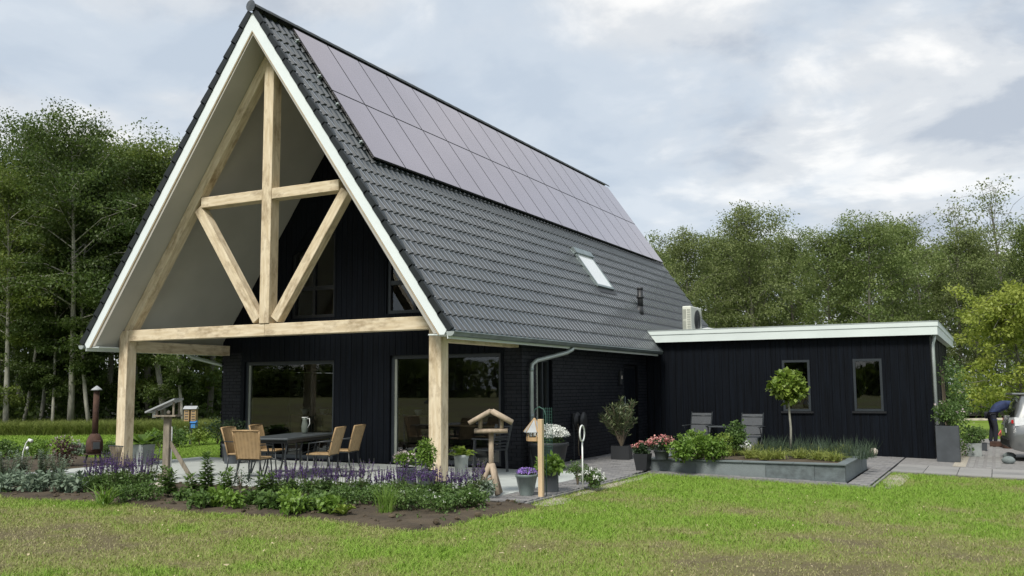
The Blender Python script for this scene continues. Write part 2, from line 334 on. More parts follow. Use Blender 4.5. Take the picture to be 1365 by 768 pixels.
# ------------------------------------------------------------------ setting: ground
def lawn_green(x, y):                    # 0 = worn straw and soil, 1 = fresh grass
    n = fbm(x*0.55+3.0, y*0.8+1.0, 1, 5); n2 = fbm(x*2.3, y*2.3, 9, 4)
    g = 0.50+1.15*(n-0.5)+1.1*(n2-0.5)
    g += 0.38*np.exp(-((x-7.4)/1.3)**2-((y+0.6)/2.6)**2)+0.42*np.exp(-((y-3.6)/1.3)**2)*(x > 5.5)+0.22*np.exp(-((y+3.9-0.0*x)/0.45)**2)*(x < 7)
    g += 0.30*np.clip((x-11)/3, 0, 1)*np.clip((y+1)/6, 0, 1)
    g -= 0.20*np.clip((6.5-x)/5, 0, 1)*(y < -3); g += 0.07*np.clip((x-5.5)/2, 0, 1)
    g -= 0.30*np.exp(-((x-10.8)/1.0)**2-((y+1.5)/1.4)**2)+0.25*np.exp(-((x-4.2)/1.6)**2-((y+5.6)/0.8)**2)
    far = (x < -3.5)&(y > 2.0) | (y > 15)
    return np.clip(np.where(far, 0.95, g), 0, 1)
def lawn_mat(name, c0, c1, c2, rough=0.8):
    m = bpy.data.materials.new(name); m.use_nodes = True; t = m.node_tree; p = t.nodes['Principled BSDF']; p.inputs['Roughness'].default_value = rough; p.inputs['Specular IOR Level'].default_value = 0.2
    at = t.nodes.new('ShaderNodeAttribute'); at.attribute_name = 'tint'
    tcn = t.nodes.new('ShaderNodeTexCoord'); nz = t.nodes.new('ShaderNodeTexNoise'); nz.inputs['Scale'].default_value = 22; nz.inputs['Detail'].default_value = 8; t.links.new(tcn.outputs['Object'], nz.inputs['Vector'])
    ad = t.nodes.new('ShaderNodeMath'); ad.operation = 'MULTIPLY_ADD'; ad.inputs[1].default_value = 0.8; t.links.new(nz.outputs['Fac'], ad.inputs[0]); 
    sb = t.nodes.new('ShaderNodeMath'); sb.operation = 'SUBTRACT'; sb.inputs[1].default_value = 0.4; t.links.new(at.outputs['Fac'], sb.inputs[0]); t.links.new(sb.outputs[0], ad.inputs[2])
    rp = t.nodes.new('ShaderNodeValToRGB'); e = rp.color_ramp.elements; e[0].position = 0.05; e[0].color = (*c0,1); e[1].position = 0.95; e[1].color = (*c2,1)
    x = e.new(0.45); x.color = (*c1,1); t.links.new(ad.outputs[0], rp.inputs[0]); t.links.new(rp.outputs[0], p.inputs['Base Color'])
    bp = t.nodes.new('ShaderNodeBump'); bp.inputs['Strength'].default_value = 0.8; bp.inputs['Distance'].default_value = 0.02; t.links.new(nz.outputs['Fac'], bp.inputs['Height']); t.links.new(bp.outputs[0], p.inputs['Normal'])
    MATS[name] = m
lawn_mat('lawn', (0.115,0.098,0.052), (0.165,0.168,0.055), (0.150,0.230,0.032))
lawn_mat('grass_blade', (0.31,0.28,0.15), (0.22,0.26,0.07), (0.175,0.30,0.036), 0.6)
xs = np.unique(np.concatenate([np.linspace(-900,-60,10), np.linspace(-60,-8,27), np.arange(-8,18.01,0.125), np.linspace(18,60,22), np.linspace(60,900,10)]))
ys = np.unique(np.concatenate([np.linspace(-900,-60,10), np.linspace(-60,-10,26), np.arange(-10,9.01,0.125), np.linspace(9,60,26), np.linspace(60,900,10)]))
X, Y = np.meshgrid(xs, ys); Z = gzv(X)-0.045+0.015*(fbm(X*0.7, Y*0.7, 5)-0.5)
V = np.stack([X, Y, Z], -1).reshape(-1,3); nx, ny = len(xs), len(ys)
ii = (np.arange(ny-1)[:,None]*nx+np.arange(nx-1)[None,:]).ravel(); Fq = np.stack([ii, ii+1, ii+nx+1, ii+nx], -1)
tag(link('ground', np_mesh('ground', V, Fq, 'lawn', lawn_green(V[:,0], V[:,1]), True)), kind='structure')

def in_bed(x, y):
    front = -3.62+0.10*np.sin(x*1.7)-0.10*np.clip(x-4.5, 0, 2)
    front = np.where(x > 6.35, front+(x-6.35)*9.0, front)
    main = (y > front)&(y < -1.1)&(x < 6.62)&(x > -16)
    left = (x < -4.7)&(x > -9.0)&(y >= -1.2)&(y < 2.7+0.2*np.sin(x*2))
    return main | left
def paved(x, y):
    return ((x > -4.6)&(x < 6.42)&(y > -1.12)&(y < 11)) | ((x > 6.2)&(x < 10.38)&(y > 4.05)) | ((x > 10.2)&(y > 7.05)&(y < 20)) | ((x > 3.5)&(y > 9)&(y < 20)) | ((x>-4.6)&(x<4)&(y>3)&(y<19))
# grass blades on the near lawn
n = 1050000
gx = rng.uniform(-8, 22, n); gy = -8.6+17.5*rng.random(n)**1.35
dist = np.hypot(gx-CAM[0], gy-CAM[1]); keep = (~in_bed(gx, gy-0.05))&(~paved(gx, gy))
q = np.stack([gx, gy, gzv(gx)-0.04], -1); dd = q-CAM; dep = dd@fw; sx = 682.5+F_PX*(dd@cr)/dep
keep &= (dep > 5)&(sx > -260)&(sx < 1800)
lg = lawn_green(gx, gy); keep &= rng.random(n) < (0.30+0.8*lg)
q = q[keep]; lg = lg[keep]; k = len(q)
dr = np.stack([rng.normal(0, .45, k), rng.normal(0, .45, k), np.ones(k)], -1)
ln = (0.022+0.040*rng.random(k)**1.5)*(0.6+0.9*lg); Vb, Fb = blades(q, dr, ln, 0.0035+0.004*rng.random(k), 0.1+0.5*rng.random(k))
tag(link('lawn_grass', np_mesh('lawn_grass', Vb, Fb, 'grass_blade', np.repeat(np.clip(lg+rng.normal(0, .22, k), 0, 1), 5))), 'short patchy lawn grass, green with worn straw patches', 'grass', kind='stuff')
# small stones, dry leaves and clover heads on the worn lawn
mb = MB()
for _ in range(520):
    x, y = random.uniform(0.5, 14), random.uniform(-8, 2.5)
    if in_bed(np.array(x), np.array(y)) or paved(np.array(x), np.array(y)): continue
    s_ = random.uniform(0.005, 0.017)*(2.0 if random.random() < .04 else 1); a = random.random()*6.28
    p = [(x+s_*math.cos(a+b)*random.uniform(.5,1.2), y+s_*math.sin(a+b)*random.uniform(.5,1.2), gz(x)-0.005+random.uniform(0,.02)) for b in (0,1.57,3.14,4.71)]
    mb.poly(p, [(0,1,2,3)])
tag(mb.build('lawn_litter', 'straw'), 'pale dry leaves and pebbles strewn over the lawn', 'litter', kind='stuff')
# far ground: wood floor and straw field beyond the garden
tag(MB().poly([(-90,14,-.03),(-24,11,-.03),(-10,30,-.03),(6,42,-.03),(60,40,-.03),(90,120,-.03),(-90,120,-.03)], [(0,1,2,3,4,5,6)]).build('forest_floor', 'forest_floor'), kind='structure')
tag(MB().poly([(-260,-100,-.03),(200,-88,-.12),(200,-150,-.12),(-260,-150,-.03)], [(0,3,2,1)]).build('straw_field', 'field_straw'), kind='structure')

# terrace of large slabs (base sheet with joints, slabs proud of it)
terr = tag(MB().box((-4.62,-1.1,-0.10),(5.72,3.46,-0.018)).build('terrace', 'joint'), kind='structure')
nxs, nys = 10, 5; sxw = 10.34/nxs; syw = 4.56/nys
slab_me = MB().cbox((0.004,0.004,-0.03),(sxw-0.004,syw-0.004,0.0), 0.004).mesh('terrace_slab', 'concrete_slab')
for i in range(nxs):
    for j in range(nys):
        o = link('terrace_slab', slab_me, terr); o.location = (-4.62+i*sxw, -1.1+j*syw, random.uniform(-.0015,.0015))
# dark clinker paving
pav = tag(MB().poly([(5.73,-1.12,-.02),(6.4,-1.12,-.022),(6.4,4.06,-.022),(10.38,4.06,-.117),(10.38,10.94,-.117),(4.02,10.94,-.02),(4.02,3.47,-.02),(5.73,3.47,-.02)], [(0,1,2,3,4,5,6,7)]).build('paved_path', 'joint'), kind='structure')
mb = MB()
def lay(x0, x1, y0, y1, pw=0.205, pd=0.105):
    j = 0; y = y0
    while y < y1-0.03:
        x = x0-(pw/2 if j % 2 else 0)
        while x < x1-0.02:
            a, b = max(x, x0), min(x+pw, x1); zz_ = random.uniform(-.003,.002); t_ = random.random()
            if b-a > 0.03:
                e = 0.004; z0_, z1_ = gz(a)+zz_, gz(b)+zz_; yy0, yy1 = y+e, min(y+pd, y1)-e; bt = 0.03
                mb.poly([(a+e,yy0,z0_-bt),(b-e,yy0,z1_-bt),(b-e,yy1,z1_-bt),(a+e,yy1,z0_-bt),(a+e,yy0,z0_),(b-e,yy0,z1_),(b-e,yy1,z1_),(a+e,yy1,z0_)], [(4,5,6,7),(0,1,5,4),(1,2,6,5),(2,3,7,6),(3,0,4,7)], t_)
            x += pw
        y += pd; j += 1
lay(5.74, 6.38, -1.1, 3.46); lay(4.03, 6.30, 3.48, 10.93); lay(6.30, 10.36, 7.46, 10.93); lay(9.99, 10.36, 4.08, 7.46); lay(6.38, 9.99, 4.08, 4.30)
mb.build('paver', 'paver', pav, kind='stuff')
# concrete edging round the lawn corner and loose sand beside it
edg = tag(MB().box((6.385,-1.14,-.08),(6.43,4.05,-.012)).build('lawn_edging', 'path_slab'), kind='structure')
MB().poly([(6.43,4.01,-.1),(10.43,4.01,-.2),(10.43,4.05,-.2),(6.43,4.05,-.1),(6.43,4.01,-.012),(10.43,4.01,-.105),(10.43,4.05,-.105),(6.43,4.05,-.012)], [(0,1,5,4),(4,5,6,7),(1,2,6,5),(2,3,7,6),(3,0,4,7)]).build('edging_strip', 'path_slab', edg)
MB().box((10.39,4.05,-.25),(10.43,7.05,-.105)).build('edging_strip', 'path_slab', edg)
for (cx_, cy_, rx_, ry_) in ((6.54,2.2,.12,2.2),(10.62,5.6,.22,1.4),(6.6,-0.6,.22,.55)):
    V_, T_ = [(cx_, cy_, gz(cx_)-.020)], []
    for k in range(26):
        a = 2*math.pi*k/26; w = random.uniform(.75,1.1); xx = cx_+rx_*math.cos(a)*w; V_.append((xx, cy_+ry_*math.sin(a)*w, gz(xx)-.040))
    tag(MB().poly(V_, [(0,1+k,1+(k+1)%26) for k in range(26)]).build('sand_strip', 'gravel'), kind='structure')
# slab strip before the drive, and the drive itself
dr_ = tag(MB().poly([(10.39,8.92,-.104),(12.5,8.92,-.153),(24,8.92,-.153),(24,21,-.153),(12.5,21,-.153),(10.39,21,-.104)], [(0,1,4,5),(1,2,3,4)]).build('driveway', 'driveway'), kind='structure')
strip = tag(MB().poly([(10.2,7.08,-.118),(12.5,7.08,-.172),(22,7.08,-.172),(22,8.92,-.172),(12.5,8.92,-.172),(10.2,8.92,-.118)], [(0,1,4,5),(1,2,3,4)]).build('pavement', 'joint'), kind='structure')
for i in range(19):
    for j in range(3):
        x0 = 10.4+i*.6; MB().poly([(x0+.006,7.09+j*.61,gz(x0)-.06),(x0+.594,7.09+j*.61,gz(x0+.6)-.06),(x0+.594,7.69+j*.61,gz(x0+.6)-.06),(x0+.006,7.69+j*.61,gz(x0)-.06),(x0+.006,7.09+j*.61,gz(x0)),(x0+.594,7.09+j*.61,gz(x0+.6)),(x0+.594,7.69+j*.61,gz(x0+.6)),(x0+.006,7.69+j*.61,gz(x0))], [(4,5,6,7),(0,1,5,4),(1,2,6,5),(2,3,7,6),(3,0,4,7)], random.random()).build('path_slab', 'path_slab', strip)
mb = MB()
for i in range(4):
    for j in range(40):
        x0 = 11.75+i*.17; y0 = 9.0+j*.2; mb.box((x0, y0, gz(x0)-.02), (x0+.10, y0+.185, gz(x0)+.004), random.random())
mb.build('drive_paver', 'path_slab', dr_, kind='stuff')
tag(MB().poly([(11.45,9.0,gz(11.45)+.001),(11.70,9.0,gz(11.70)+.001),(11.70,20,gz(11.70)+.001),(11.45,20,gz(11.45)+.001)], [(0,1,2,3)]).build('gravel_strip', 'gravel'), kind='structure')
# flower bed soil
bx = np.arange(-16, 6.8, 0.09); by = np.arange(-3.95, 2.95, 0.09); X, Y = np.meshgrid(bx, by); ib = in_bed(X, Y)
Z = np.where(ib, 0.0, -0.10)
for _ in range(2): Z[1:-1,1:-1] = (Z[1:-1,1:-1]*2+Z[:-2,1:-1]+Z[2:,1:-1]+Z[1:-1,:-2]+Z[1:-1,2:])/6
Z = Z+0.055*(fbm(X*5, Y*5, 3)-0.5)+0.02*(rng.random(X.shape)-.5)
V = np.stack([X, Y, Z], -1).reshape(-1,3); nx, ny = len(bx), len(by)
ii = (np.arange(ny-1)[:,None]*nx+np.arange(nx-1)[None,:]); cellin = (ib[:-1,:-1]|ib[1:,1:]|ib[1:,:-1]|ib[:-1,1:])
ii = ii[cellin]; Fq = np.stack([ii, ii+1, ii+nx+1, ii+nx], -1)
tag(link('flower_bed_soil', np_mesh('flower_bed_soil', V, Fq, 'soil', np.clip(fbm(V[:,0]*3, V[:,1]*3, 21)*1.5-.35, 0, 1), True)), kind='structure')

# ------------------------------------------------------------------ the house
W, HE, HR, LEN = 4.40, 2.56, 8.85, 18.45
SL = (HR-HE)/W; SLEN = math.hypot(W, HR-HE); SX, SZ = W/SLEN, (HR-HE)/SLEN
GY, WX = 3.48, 4.0                       # recessed gable wall, side walls
UND = 0.44                               # vertical thickness of the roof build-up
def PY(px, py, Y): d = ray(px, py); return CAM+d*((Y-CAM[1])/d[1])
def PX(px, py, X): d = ray(px, py); return CAM+d*((X-CAM[0])/d[0])
house = thing('barn_house', 'black barn house with steep tiled roof and open oak gable truss', 'house')
def zroof(x): return HR-UND-SL*abs(x)
def strips(mb, xs, holes, zb, zt, y0, y1, tint=0.0):
    # vertical wall between xs[0] and xs[-1]; holes (x0,x1,z0,ztop(x)); zb, zt functions of x
    br = sorted(set(list(xs)+[h[i] for h in holes for i in (0,1) if xs[0] < h[i] < xs[-1]]))
    for a, b in zip(br, br[1:]):
        if b-a < 1e-4: continue
        m_ = (a+b)/2; segs = [(zb, zt)]
        for h in holes:
            if h[0]-1e-6 <= m_ <= h[1]+1e-6:
                ns = []
                for s0, s1 in segs:
                    ns += [(s0, (lambda x, h=h, s1=s1: min(s1(x), h[2]))), ((lambda x, h=h, s0=s0: max(s0(x), h[3](x))), s1)]
                segs = ns
        for s0, s1 in segs:
            za0, zb0, za1, zb1 = s0(a), s0(b), s1(a), s1(b)
            if za1-za0 < 0.01 and zb1-zb0 < 0.01: continue
            za1 = max(za1, za0); zb1 = max(zb1, zb0)
            mb.poly([(a,y0,za0),(b,y0,zb0),(b,y1,zb0),(a,y1,za0),(a,y0,za1),(b,y0,zb1),(b,y1,zb1),(a,y1,za1)], [(0,3,2,1),(4,5,6,7),(0,1,5,4),(1,2,6,5),(2,3,7,6),(3,0,4,7)], tint)
    return mb
cz = lambda v: (lambda x: v)
def pieces(mb):                          # strips() prisms (8 verts each) grouped into touching pieces
    n = len(mb.v)//8; grp = list(range(n)); key = [{(round(v[0],4), round(v[2],4)) for v in mb.v[i*8:i*8+8]} for i in range(n)]
    bx_ = [(min(v[0] for v in mb.v[i*8:i*8+8]), max(v[0] for v in mb.v[i*8:i*8+8]), min(v[2] for v in mb.v[i*8:i*8+8]), max(v[2] for v in mb.v[i*8:i*8+8])) for i in range(n)]
    for i in range(n):
        for j in range(i):
            a, b = bx_[i], bx_[j]
            if a[0] <= b[1]+1e-4 and b[0] <= a[1]+1e-4 and a[2] <= b[3]+1e-4 and b[2] <= a[3]+1e-4:
                gi, gj = grp[i], grp[j]; grp = [gj if g == gi else g for g in grp]
    out_ = []
    for g in dict.fromkeys(grp):
        m = MB()
        for i in range(n):
            if grp[i] == g: m.poly(mb.v[i*8:i*8+8], [(0,3,2,1),(4,5,6,7),(0,1,5,4),(1,2,6,5),(2,3,7,6),(3,0,4,7)])
        out_.append(m)
    return out_
def uptop(x): return 5.30-max(0, abs(x)-1.42)*SL*0.9
holes = [(-3.29,-0.66,0.05,cz(2.23)), (0.85,3.54,0.04,cz(2.30)), (-1.92,-0.67,3.20,uptop), (0.74,1.92,3.20,uptop)]
# structural wall behind the boards
mb = MB(); strips(mb, [-3.98, 0.0], holes, cz(0.0), lambda x: zroof(x)-0.01, GY+0.03, GY+0.30); strips(mb, [0.0, 3.98], holes, cz(0.0), lambda x: zroof(x)-0.01, GY+0.03, GY+0.30)
mb.build('wall', 'joint', house)
# vertical boards
x = -3.98; k = 0
while x < 3.97:
    w = 0.146; b = min(x+w, 3.98); br = [x, b] if not (x < 0 < b) else [x, 0.0, b]
    mb = MB(); yj = random.uniform(-.003,.003)
    for a_, b_ in zip(br, br[1:]):
        zb_ = (lambda x: 2.46) if (b <= -3.29 or x >= 3.54) else (lambda x: 0.02)
        strips(mb, [a_+(0.004 if a_ == x else 0), b_-(0.004 if b_ == b else 0)], holes, zb_, lambda x: zroof(x)-0.02, GY+yj, GY+0.027)
    for pc in pieces(mb): pc.build('cladding_board', 'black_board', house)
    x += w; k += 1
# brick piers and side wall
def brick_field(mb, O, U, Nn, length, z0, z1, holes=(), bw=0.225, bh=0.0775):
    O = Vector(O); U = Vector(U); Nn = Vector(Nn); j = 0; z = z0
    while z < z1-0.02:
        s_ = -(bw/2 if j % 2 else 0)
        while s_ < length-0.01:
            a, b = max(0, s_), min(length, s_+bw); top = min(z+bh, z1)
            cuts = [(a, b)]
            for h0, h1, q0, q1 in holes:
                if z+bh*.5 > q0 and z+bh*.5 < q1:
                    cuts = [c for (c0, c1) in cuts for c in ((c0, min(c1, h0)), (max(c0, h1), c1))]
            for c0, c1 in cuts:
                if c1-c0 > 0.015:
                    e = 0.005; d = 0.012+random.uniform(-.003,.003); P = lambda u, zq, n_: O+U*u+Vector((0,0,zq))+Nn*n_
                    mb.poly([P(c0+e,z+e,0),P(c1-e,z+e,0),P(c1-e,top-e,0),P(c0+e,top-e,0),P(c0+e,z+e,d),P(c1-e,z+e,d),P(c1-e,top-e,d),P(c0+e,top-e,d)], [(4,5,6,7),(0,1,5,4),(1,2,6,5),(2,3,7,6),(3,0,4,7)], random.random())
            s_ += bw
        z += bh; j += 1
mb = MB(); brick_field(mb, (-3.985,GY+0.028,0), (1,0,0), (0,-1,0), 0.685, 0.0, 2.46); brick_field(mb, (3.545,GY+0.028,0), (1,0,0), (0,-1,0), 0.45, 0.0, 2.46)
SIDEH = [(4.16-GY-.01,4.92-GY,0.06,2.20), (9.22-GY,10.25-GY,0.0,2.16)]
brick_field(mb, (WX,GY+0.01,0), (0,1,0), (1,0,0), 7.46, 0.0, 2.50, SIDEH)
brick_field(mb, (-WX,GY+0.01,0), (0,1,0), (-1,0,0), 2.05, 0.0, 2.48)
mb.build('brickwork', 'black_brick', house, kind='stuff')
def side_wall(X0, X1, hs):
    mb = MB(); br = sorted({GY+.04, 18.2, *[h[i] for h in hs for i in (0,1)]})
    for a, b in zip(br, br[1:]):
        m_ = (a+b)/2; seg = [(0.0, 2.56)]
        for h in hs:
            if h[0] <= m_ <= h[1]: seg = [(0.0, h[2]), (h[3], 2.56)]
        for q0, q1 in seg:
            if q1-q0 > .01: mb.box((X0,a,q0),(X1,b,q1))
    return mb
side_wall(3.72, WX, [(4.15,4.91,.06,2.2),(9.23,10.24,0.0,2.16)]).build('wall', 'joint', house)
side_wall(-WX, -3.72, [(5.55,7.95,.08,2.12)]).build('wall', 'joint', house)
rb = MB(); strips(rb, [-4.0,0], [], cz(0), lambda x: zroof(x)-.01, 17.9, 18.2); strips(rb, [0,4.0], [], cz(0), lambda x: zroof(x)-.01, 17.9, 18.2); rb.build('wall', 'black_board', house)

# windows: frame mesh is the part, panes are its sub-parts
def obx(mb, O, U, Vv, Nn, u0, u1, v0, v1, n0, n1):
    P = lambda u, v, n: O+U*u+Vv*v+Nn*n
    mb.poly([P(u0,v0,n0),P(u1,v0,n0),P(u1,v1,n0),P(u0,v1,n0),P(u0,v0,n1),P(u1,v0,n1),P(u1,v1,n1),P(u0,v1,n1)], [(0,3,2,1),(4,5,6,7),(0,1,5,4),(1,2,6,5),(2,3,7,6),(3,0,4,7)])
def window(parent, O, U, Nn, w, h, name='window', mul=(), tr=(), fr=0.07, fm='frame_dark', sill=False, glass='glass', setb=0.06, lining=None, dep=0.08):
    O = Vector(O); U = Vector(U); Nn = Vector(Nn); Vv = Vector((0,0,1)); mb = MB(); n0, n1 = -setb-dep, -setb
    obx(mb,O,U,Vv,Nn,0,w,0,fr,n0,n1); obx(mb,O,U,Vv,Nn,0,w,h-fr,h,n0,n1); obx(mb,O,U,Vv,Nn,0,fr,fr,h-fr,n0,n1); obx(mb,O,U,Vv,Nn,w-fr,w,fr,h-fr,n0,n1)
    us = [fr]+[m for m in mul]+[w-fr]; vs_ = [fr]+list(tr)+[h-fr]
    for m in mul: obx(mb,O,U,Vv,Nn,m-fr*.45,m+fr*.45,fr,h-fr,n0+.006,n1-.006)
    for m in tr: obx(mb,O,U,Vv,Nn,fr,w-fr,m-fr*.45,m+fr*.45,n0+.009,n1-.009)
    o = mb.build(name, fm, parent)
    for i in range(len(us)-1):
        for j in range(len(vs_)-1):
            g = MB(); P = lambda u, v: O+U*u+Vv*v+Nn*(n0+dep*.55+.002*i); g.poly([P(us[i]+.004,vs_[j]+.004),P(us[i+1]-.004,vs_[j]+.004),P(us[i+1]-.004,vs_[j+1]-.004),P(us[i]+.004,vs_[j+1]-.004)], [(0,1,2,3)]); g.build('pane', glass, o)
    if sill:
        sm = MB(); obx(sm,O,U,Vv,Nn,-.06,w+.06,-.05,-.005,-.09,.05); sm.build('sill', 'frame_black', o)
    if lining:
        lm = MB(); obx(lm,O,U,Vv,Nn,fr+.002,fr+lining,fr+.002,h-fr-.002,n0-.004,n1-.012); lm.build('lining', 'lining', o)
    return o
window(house, (-3.29,GY,.05), (1,0,0), (0,-1,0), 2.63, 2.18, 'patio_window', fr=.075, lining=.06)
window(house, (.85,GY,.04), (1,0,0), (0,-1,0), 2.69, 2.26, 'patio_door', mul=(1.36,), fr=.075, lining=.06)
window(house, (WX,4.16,.06), (0,1,0), (1,0,0), .75, 2.14, 'side_window', fr=.07, lining=.16, mul=(.45,))
window(house, (-WX,7.94,.08), (0,-1,0), (-1,0,0), 2.38, 2.04, 'window', mul=(1.25,), fr=.09, fm='frame_black')
def loft_window(sgn, xi, xo):
    fr = .075; y0, y1 = GY+.05, GY+.13; pts = [(xi,3.20),(xo,3.20),(xo,uptop(xo)),(1.42,5.30),(xi,5.30)]; mb = MB()
    cx_, cz_ = (xi+xo)/2, 4.2
    inn = [(cx_+(x-cx_)*(1-2*fr/(xo-xi)), cz_+(z-cz_)*(1-2*fr/2.1)) for x, z in pts]
    for i in range(5):
        j = (i+1) % 5; q = [pts[i], pts[j], inn[j], inn[i]]
        mb.poly([(sgn*x, y0, z) for x, z in q]+[(sgn*x, y1, z) for x, z in q], [(0,1,2,3),(7,6,5,4),(0,4,5,1),(1,5,6,2),(2,6,7,3),(3,7,4,0)])
    xm = sgn*(1.30 if sgn < 0 else 1.44); mb.box((xm-.035, y0+.006, 3.26), (xm+.035, y1-.006, 5.0 if sgn < 0 else 3.86)); a, b = sorted((sgn*(xi+.04), sgn*(xo-.04))); mb.box((a, y0+.009, 3.83), (b, y1-.009, 3.92))
    o = mb.build('loft_window', 'frame_dark' if sgn > 0 else 'frame_black', house)
    for zz0, zz1 in ((3.27,3.83),(3.92,5.26)):
        for u0, u1 in ((a+.02, xm-.035),(xm+.035, b-.02)):
            t0 = min(zz1, uptop(u0)-.06) ; t1 = min(zz1, uptop(u1)-.06)
            MB().poly([(u0,y0+.05,zz0),(u1,y0+.05,zz0),(u1,y0+.05,t1),(u0,y0+.05,t0)], [(0,1,2,3)]).build('pane', 'glass', o)
loft_window(-1, .67, 1.92); loft_window(1, .74, 1.92)
# front door in the side wall and the wall lamp beside it
dm = MB(); dm.box((WX-.12,9.24,0.02),(WX-.06,10.23,2.15)); o = dm.build('door', 'frame_black', house)
mb = MB()
for i in range(6): mb.box((WX-.059,9.30+i*.15,.1),(WX-.047,9.435+i*.15,2.07))
mb.build('door_panel', 'black_board', o); MB().tube([(WX-.02,9.36,.95),(WX-.02,9.36,1.35)],.012).build('handle', 'zinc', o)
lm = MB(); lm.cbox((WX+.012,8.80,1.66),(WX+.09,8.92,2.0),.01); o = lm.build('wall_lamp', 'pot_black', house); MB().box((WX+.091,8.83,1.80),(WX+.096,8.89,1.88)).build('lamp_lens', 'stone_light', o)
# interior
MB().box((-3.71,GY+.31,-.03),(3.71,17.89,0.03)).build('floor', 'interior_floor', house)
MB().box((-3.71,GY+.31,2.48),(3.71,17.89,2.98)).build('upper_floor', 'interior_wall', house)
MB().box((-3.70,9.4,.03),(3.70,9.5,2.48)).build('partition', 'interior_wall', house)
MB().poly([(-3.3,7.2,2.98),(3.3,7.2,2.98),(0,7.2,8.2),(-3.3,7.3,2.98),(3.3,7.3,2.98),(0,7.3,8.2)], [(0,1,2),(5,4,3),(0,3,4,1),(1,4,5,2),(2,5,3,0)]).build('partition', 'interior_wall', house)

# roof build-up
def slab(sg):
    pr = [(0,HR-.012),(W-.012,HE),(W-.03,HE-.06),(4.13,HE-.06),(0,HR-UND)]; y0, y1 = .03, LEN-.03
    a = [(sg*x,y0,z) for x, z in pr]; b = [(sg*x,y1,z) for x, z in pr]; n = len(pr)
    return MB().poly(a+b, [tuple(range(n)), tuple(reversed(range(n,2*n)))]+[(i,(i+1)%n,(i+1)%n+n,i+n) for i in range(n)])
roof = slab(1).build('roof_slope', 'soffit', house); roofl = slab(-1).build('roof_slope', 'soffit', house)
def barge(sg, y0, y1, par):
    t = 0.36; pr = [(0,HR),(W+.003,HE-.004),(W-.05,HE-.085),(W-.135,HE-.085),(0,HR-t)] if sg else None
    a = [(sg*x,y0,z) for x, z in pr]; b = [(sg*x,y1,z) for x, z in pr]; n = len(pr)
    MB().poly(a+b, [tuple(range(n)), tuple(reversed(range(n,2*n)))]+[(i,(i+1)%n,(i+1)%n+n,i+n) for i in range(n)]).build('barge_board', 'white_trim', par)
for sg, par in ((1, roof), (-1, roofl)):
    barge(sg, 0.0, 0.028, par); barge(sg, LEN-.028, LEN, par)
    t0, t1 = .362, .385; pr = [(0,HR-t0),(W-.155,HE-.08),(W-.165,HE-.085),(0,HR-t1)]
    MB().poly([(sg*x,.006,z) for x,z in pr]+[(sg*x,.03,z) for x,z in pr], [(0,1,2,3),(7,6,5,4),(0,4,5,1),(1,5,6,2),(2,6,7,3),(3,7,4,0)]).build('trim_strip', 'deck_edge', par)
    mb = MB(); x0, x1 = sorted((sg*(W-.008), sg*(W+.012))); mb.box((x0,.035,HE-.15),(x1,10.74 if sg > 0 else LEN-.04,HE-.005)); mb.build('eave_fascia', 'white_trim', par)
    x0, x1 = sorted((sg*4.02, sg*(W-.01))); MB().box((x0,.04,HE-.085),(x1,10.74 if sg > 0 else LEN-.04,HE-.065)).build('eave_soffit', 'white_trim', par)

# roof tiles: one tile mesh; x across (along the ridge), y up the slope, z out of the roof
TW, TE, NROW = 0.1865, SLEN/23, 23
prof = [(0.0,0.0),(0.040,0.031),(0.056,0.036),(0.112,0.033),(0.124,0.004),(0.155,0.0),(0.1865,0.0)]
tb = MB(); nf = len(prof); fz, bz = 0.040, 0.026
pts = [(x, -0.02, z*1.5+fz) for x, z in prof]+[(x, TE+.01, z*.95+bz) for x, z in prof]+[(x, -0.012, z*.4+fz-0.016) for x, z in prof]
tb.poly(pts, [(i, i+1, i+1+nf, i+nf) for i in range(nf-1)]+[(i+2*nf, i+1+2*nf, i+1, i) for i in range(nf-1)]+[(2*nf, 0, nf)])
tile_v = np.array(tb.v); tile_f = tb.f; tile_me = tb.mesh('roof_tile', 'tile'); 
tile_vars = []
for q in (0.0,.05,.12,.22,.35,.55):
    m_ = tile_me.copy(); a_ = m_.attributes.new('tint', 'FLOAT', 'POINT'); a_.data.foreach_set('value', [q]*len(m_.vertices)); tile_vars.append(m_)
NCOL = int((LEN-.02)/TW)
def frame(sg):
    return (Vector((0,sg,0)), Vector((-sg*SX,0,SZ)), Vector((sg*SZ,0,SX)))
def tile_org(sg, c, r_):
    ux, vy, nz_ = frame(sg); y = 0.02+c*TW if sg > 0 else 0.02+(c+1)*TW
    return Vector((sg*W, y, HE))+vy*(r_*TE-0.035)
def skip(c, r_):                         # under the roof window / annex roof
    o = tile_org(1, c, r_); s_ = r_*TE
    return (9.05 < o.y < 10.28 and SLEN-5.80 < s_+.1 < SLEN-4.55)
cand = []
for c in range(NCOL):
    for r_ in range(NROW):
        if skip(c, r_): continue
        o = tile_org(1, c, r_); d = (np.array(o)-CAM); cand.append((d@d, c, r_))
cand.sort(); near = {(c, r_) for _, c, r_ in cand[:300]}
ux, vy, nz_ = frame(1); MT = Matrix((ux, vy, nz_)).transposed().to_4x4(); jit = lambda: Matrix.Rotation(random.uniform(-.006,.006), 4, 'Z')
for _, c, r_ in cand[:300]:
    o = link('roof_tile', random.choice(tile_vars), roof); o.matrix_local = Matrix.Translation(tile_org(1, c, r_)+nz_*random.uniform(-.003,.004)) @ MT @ jit()
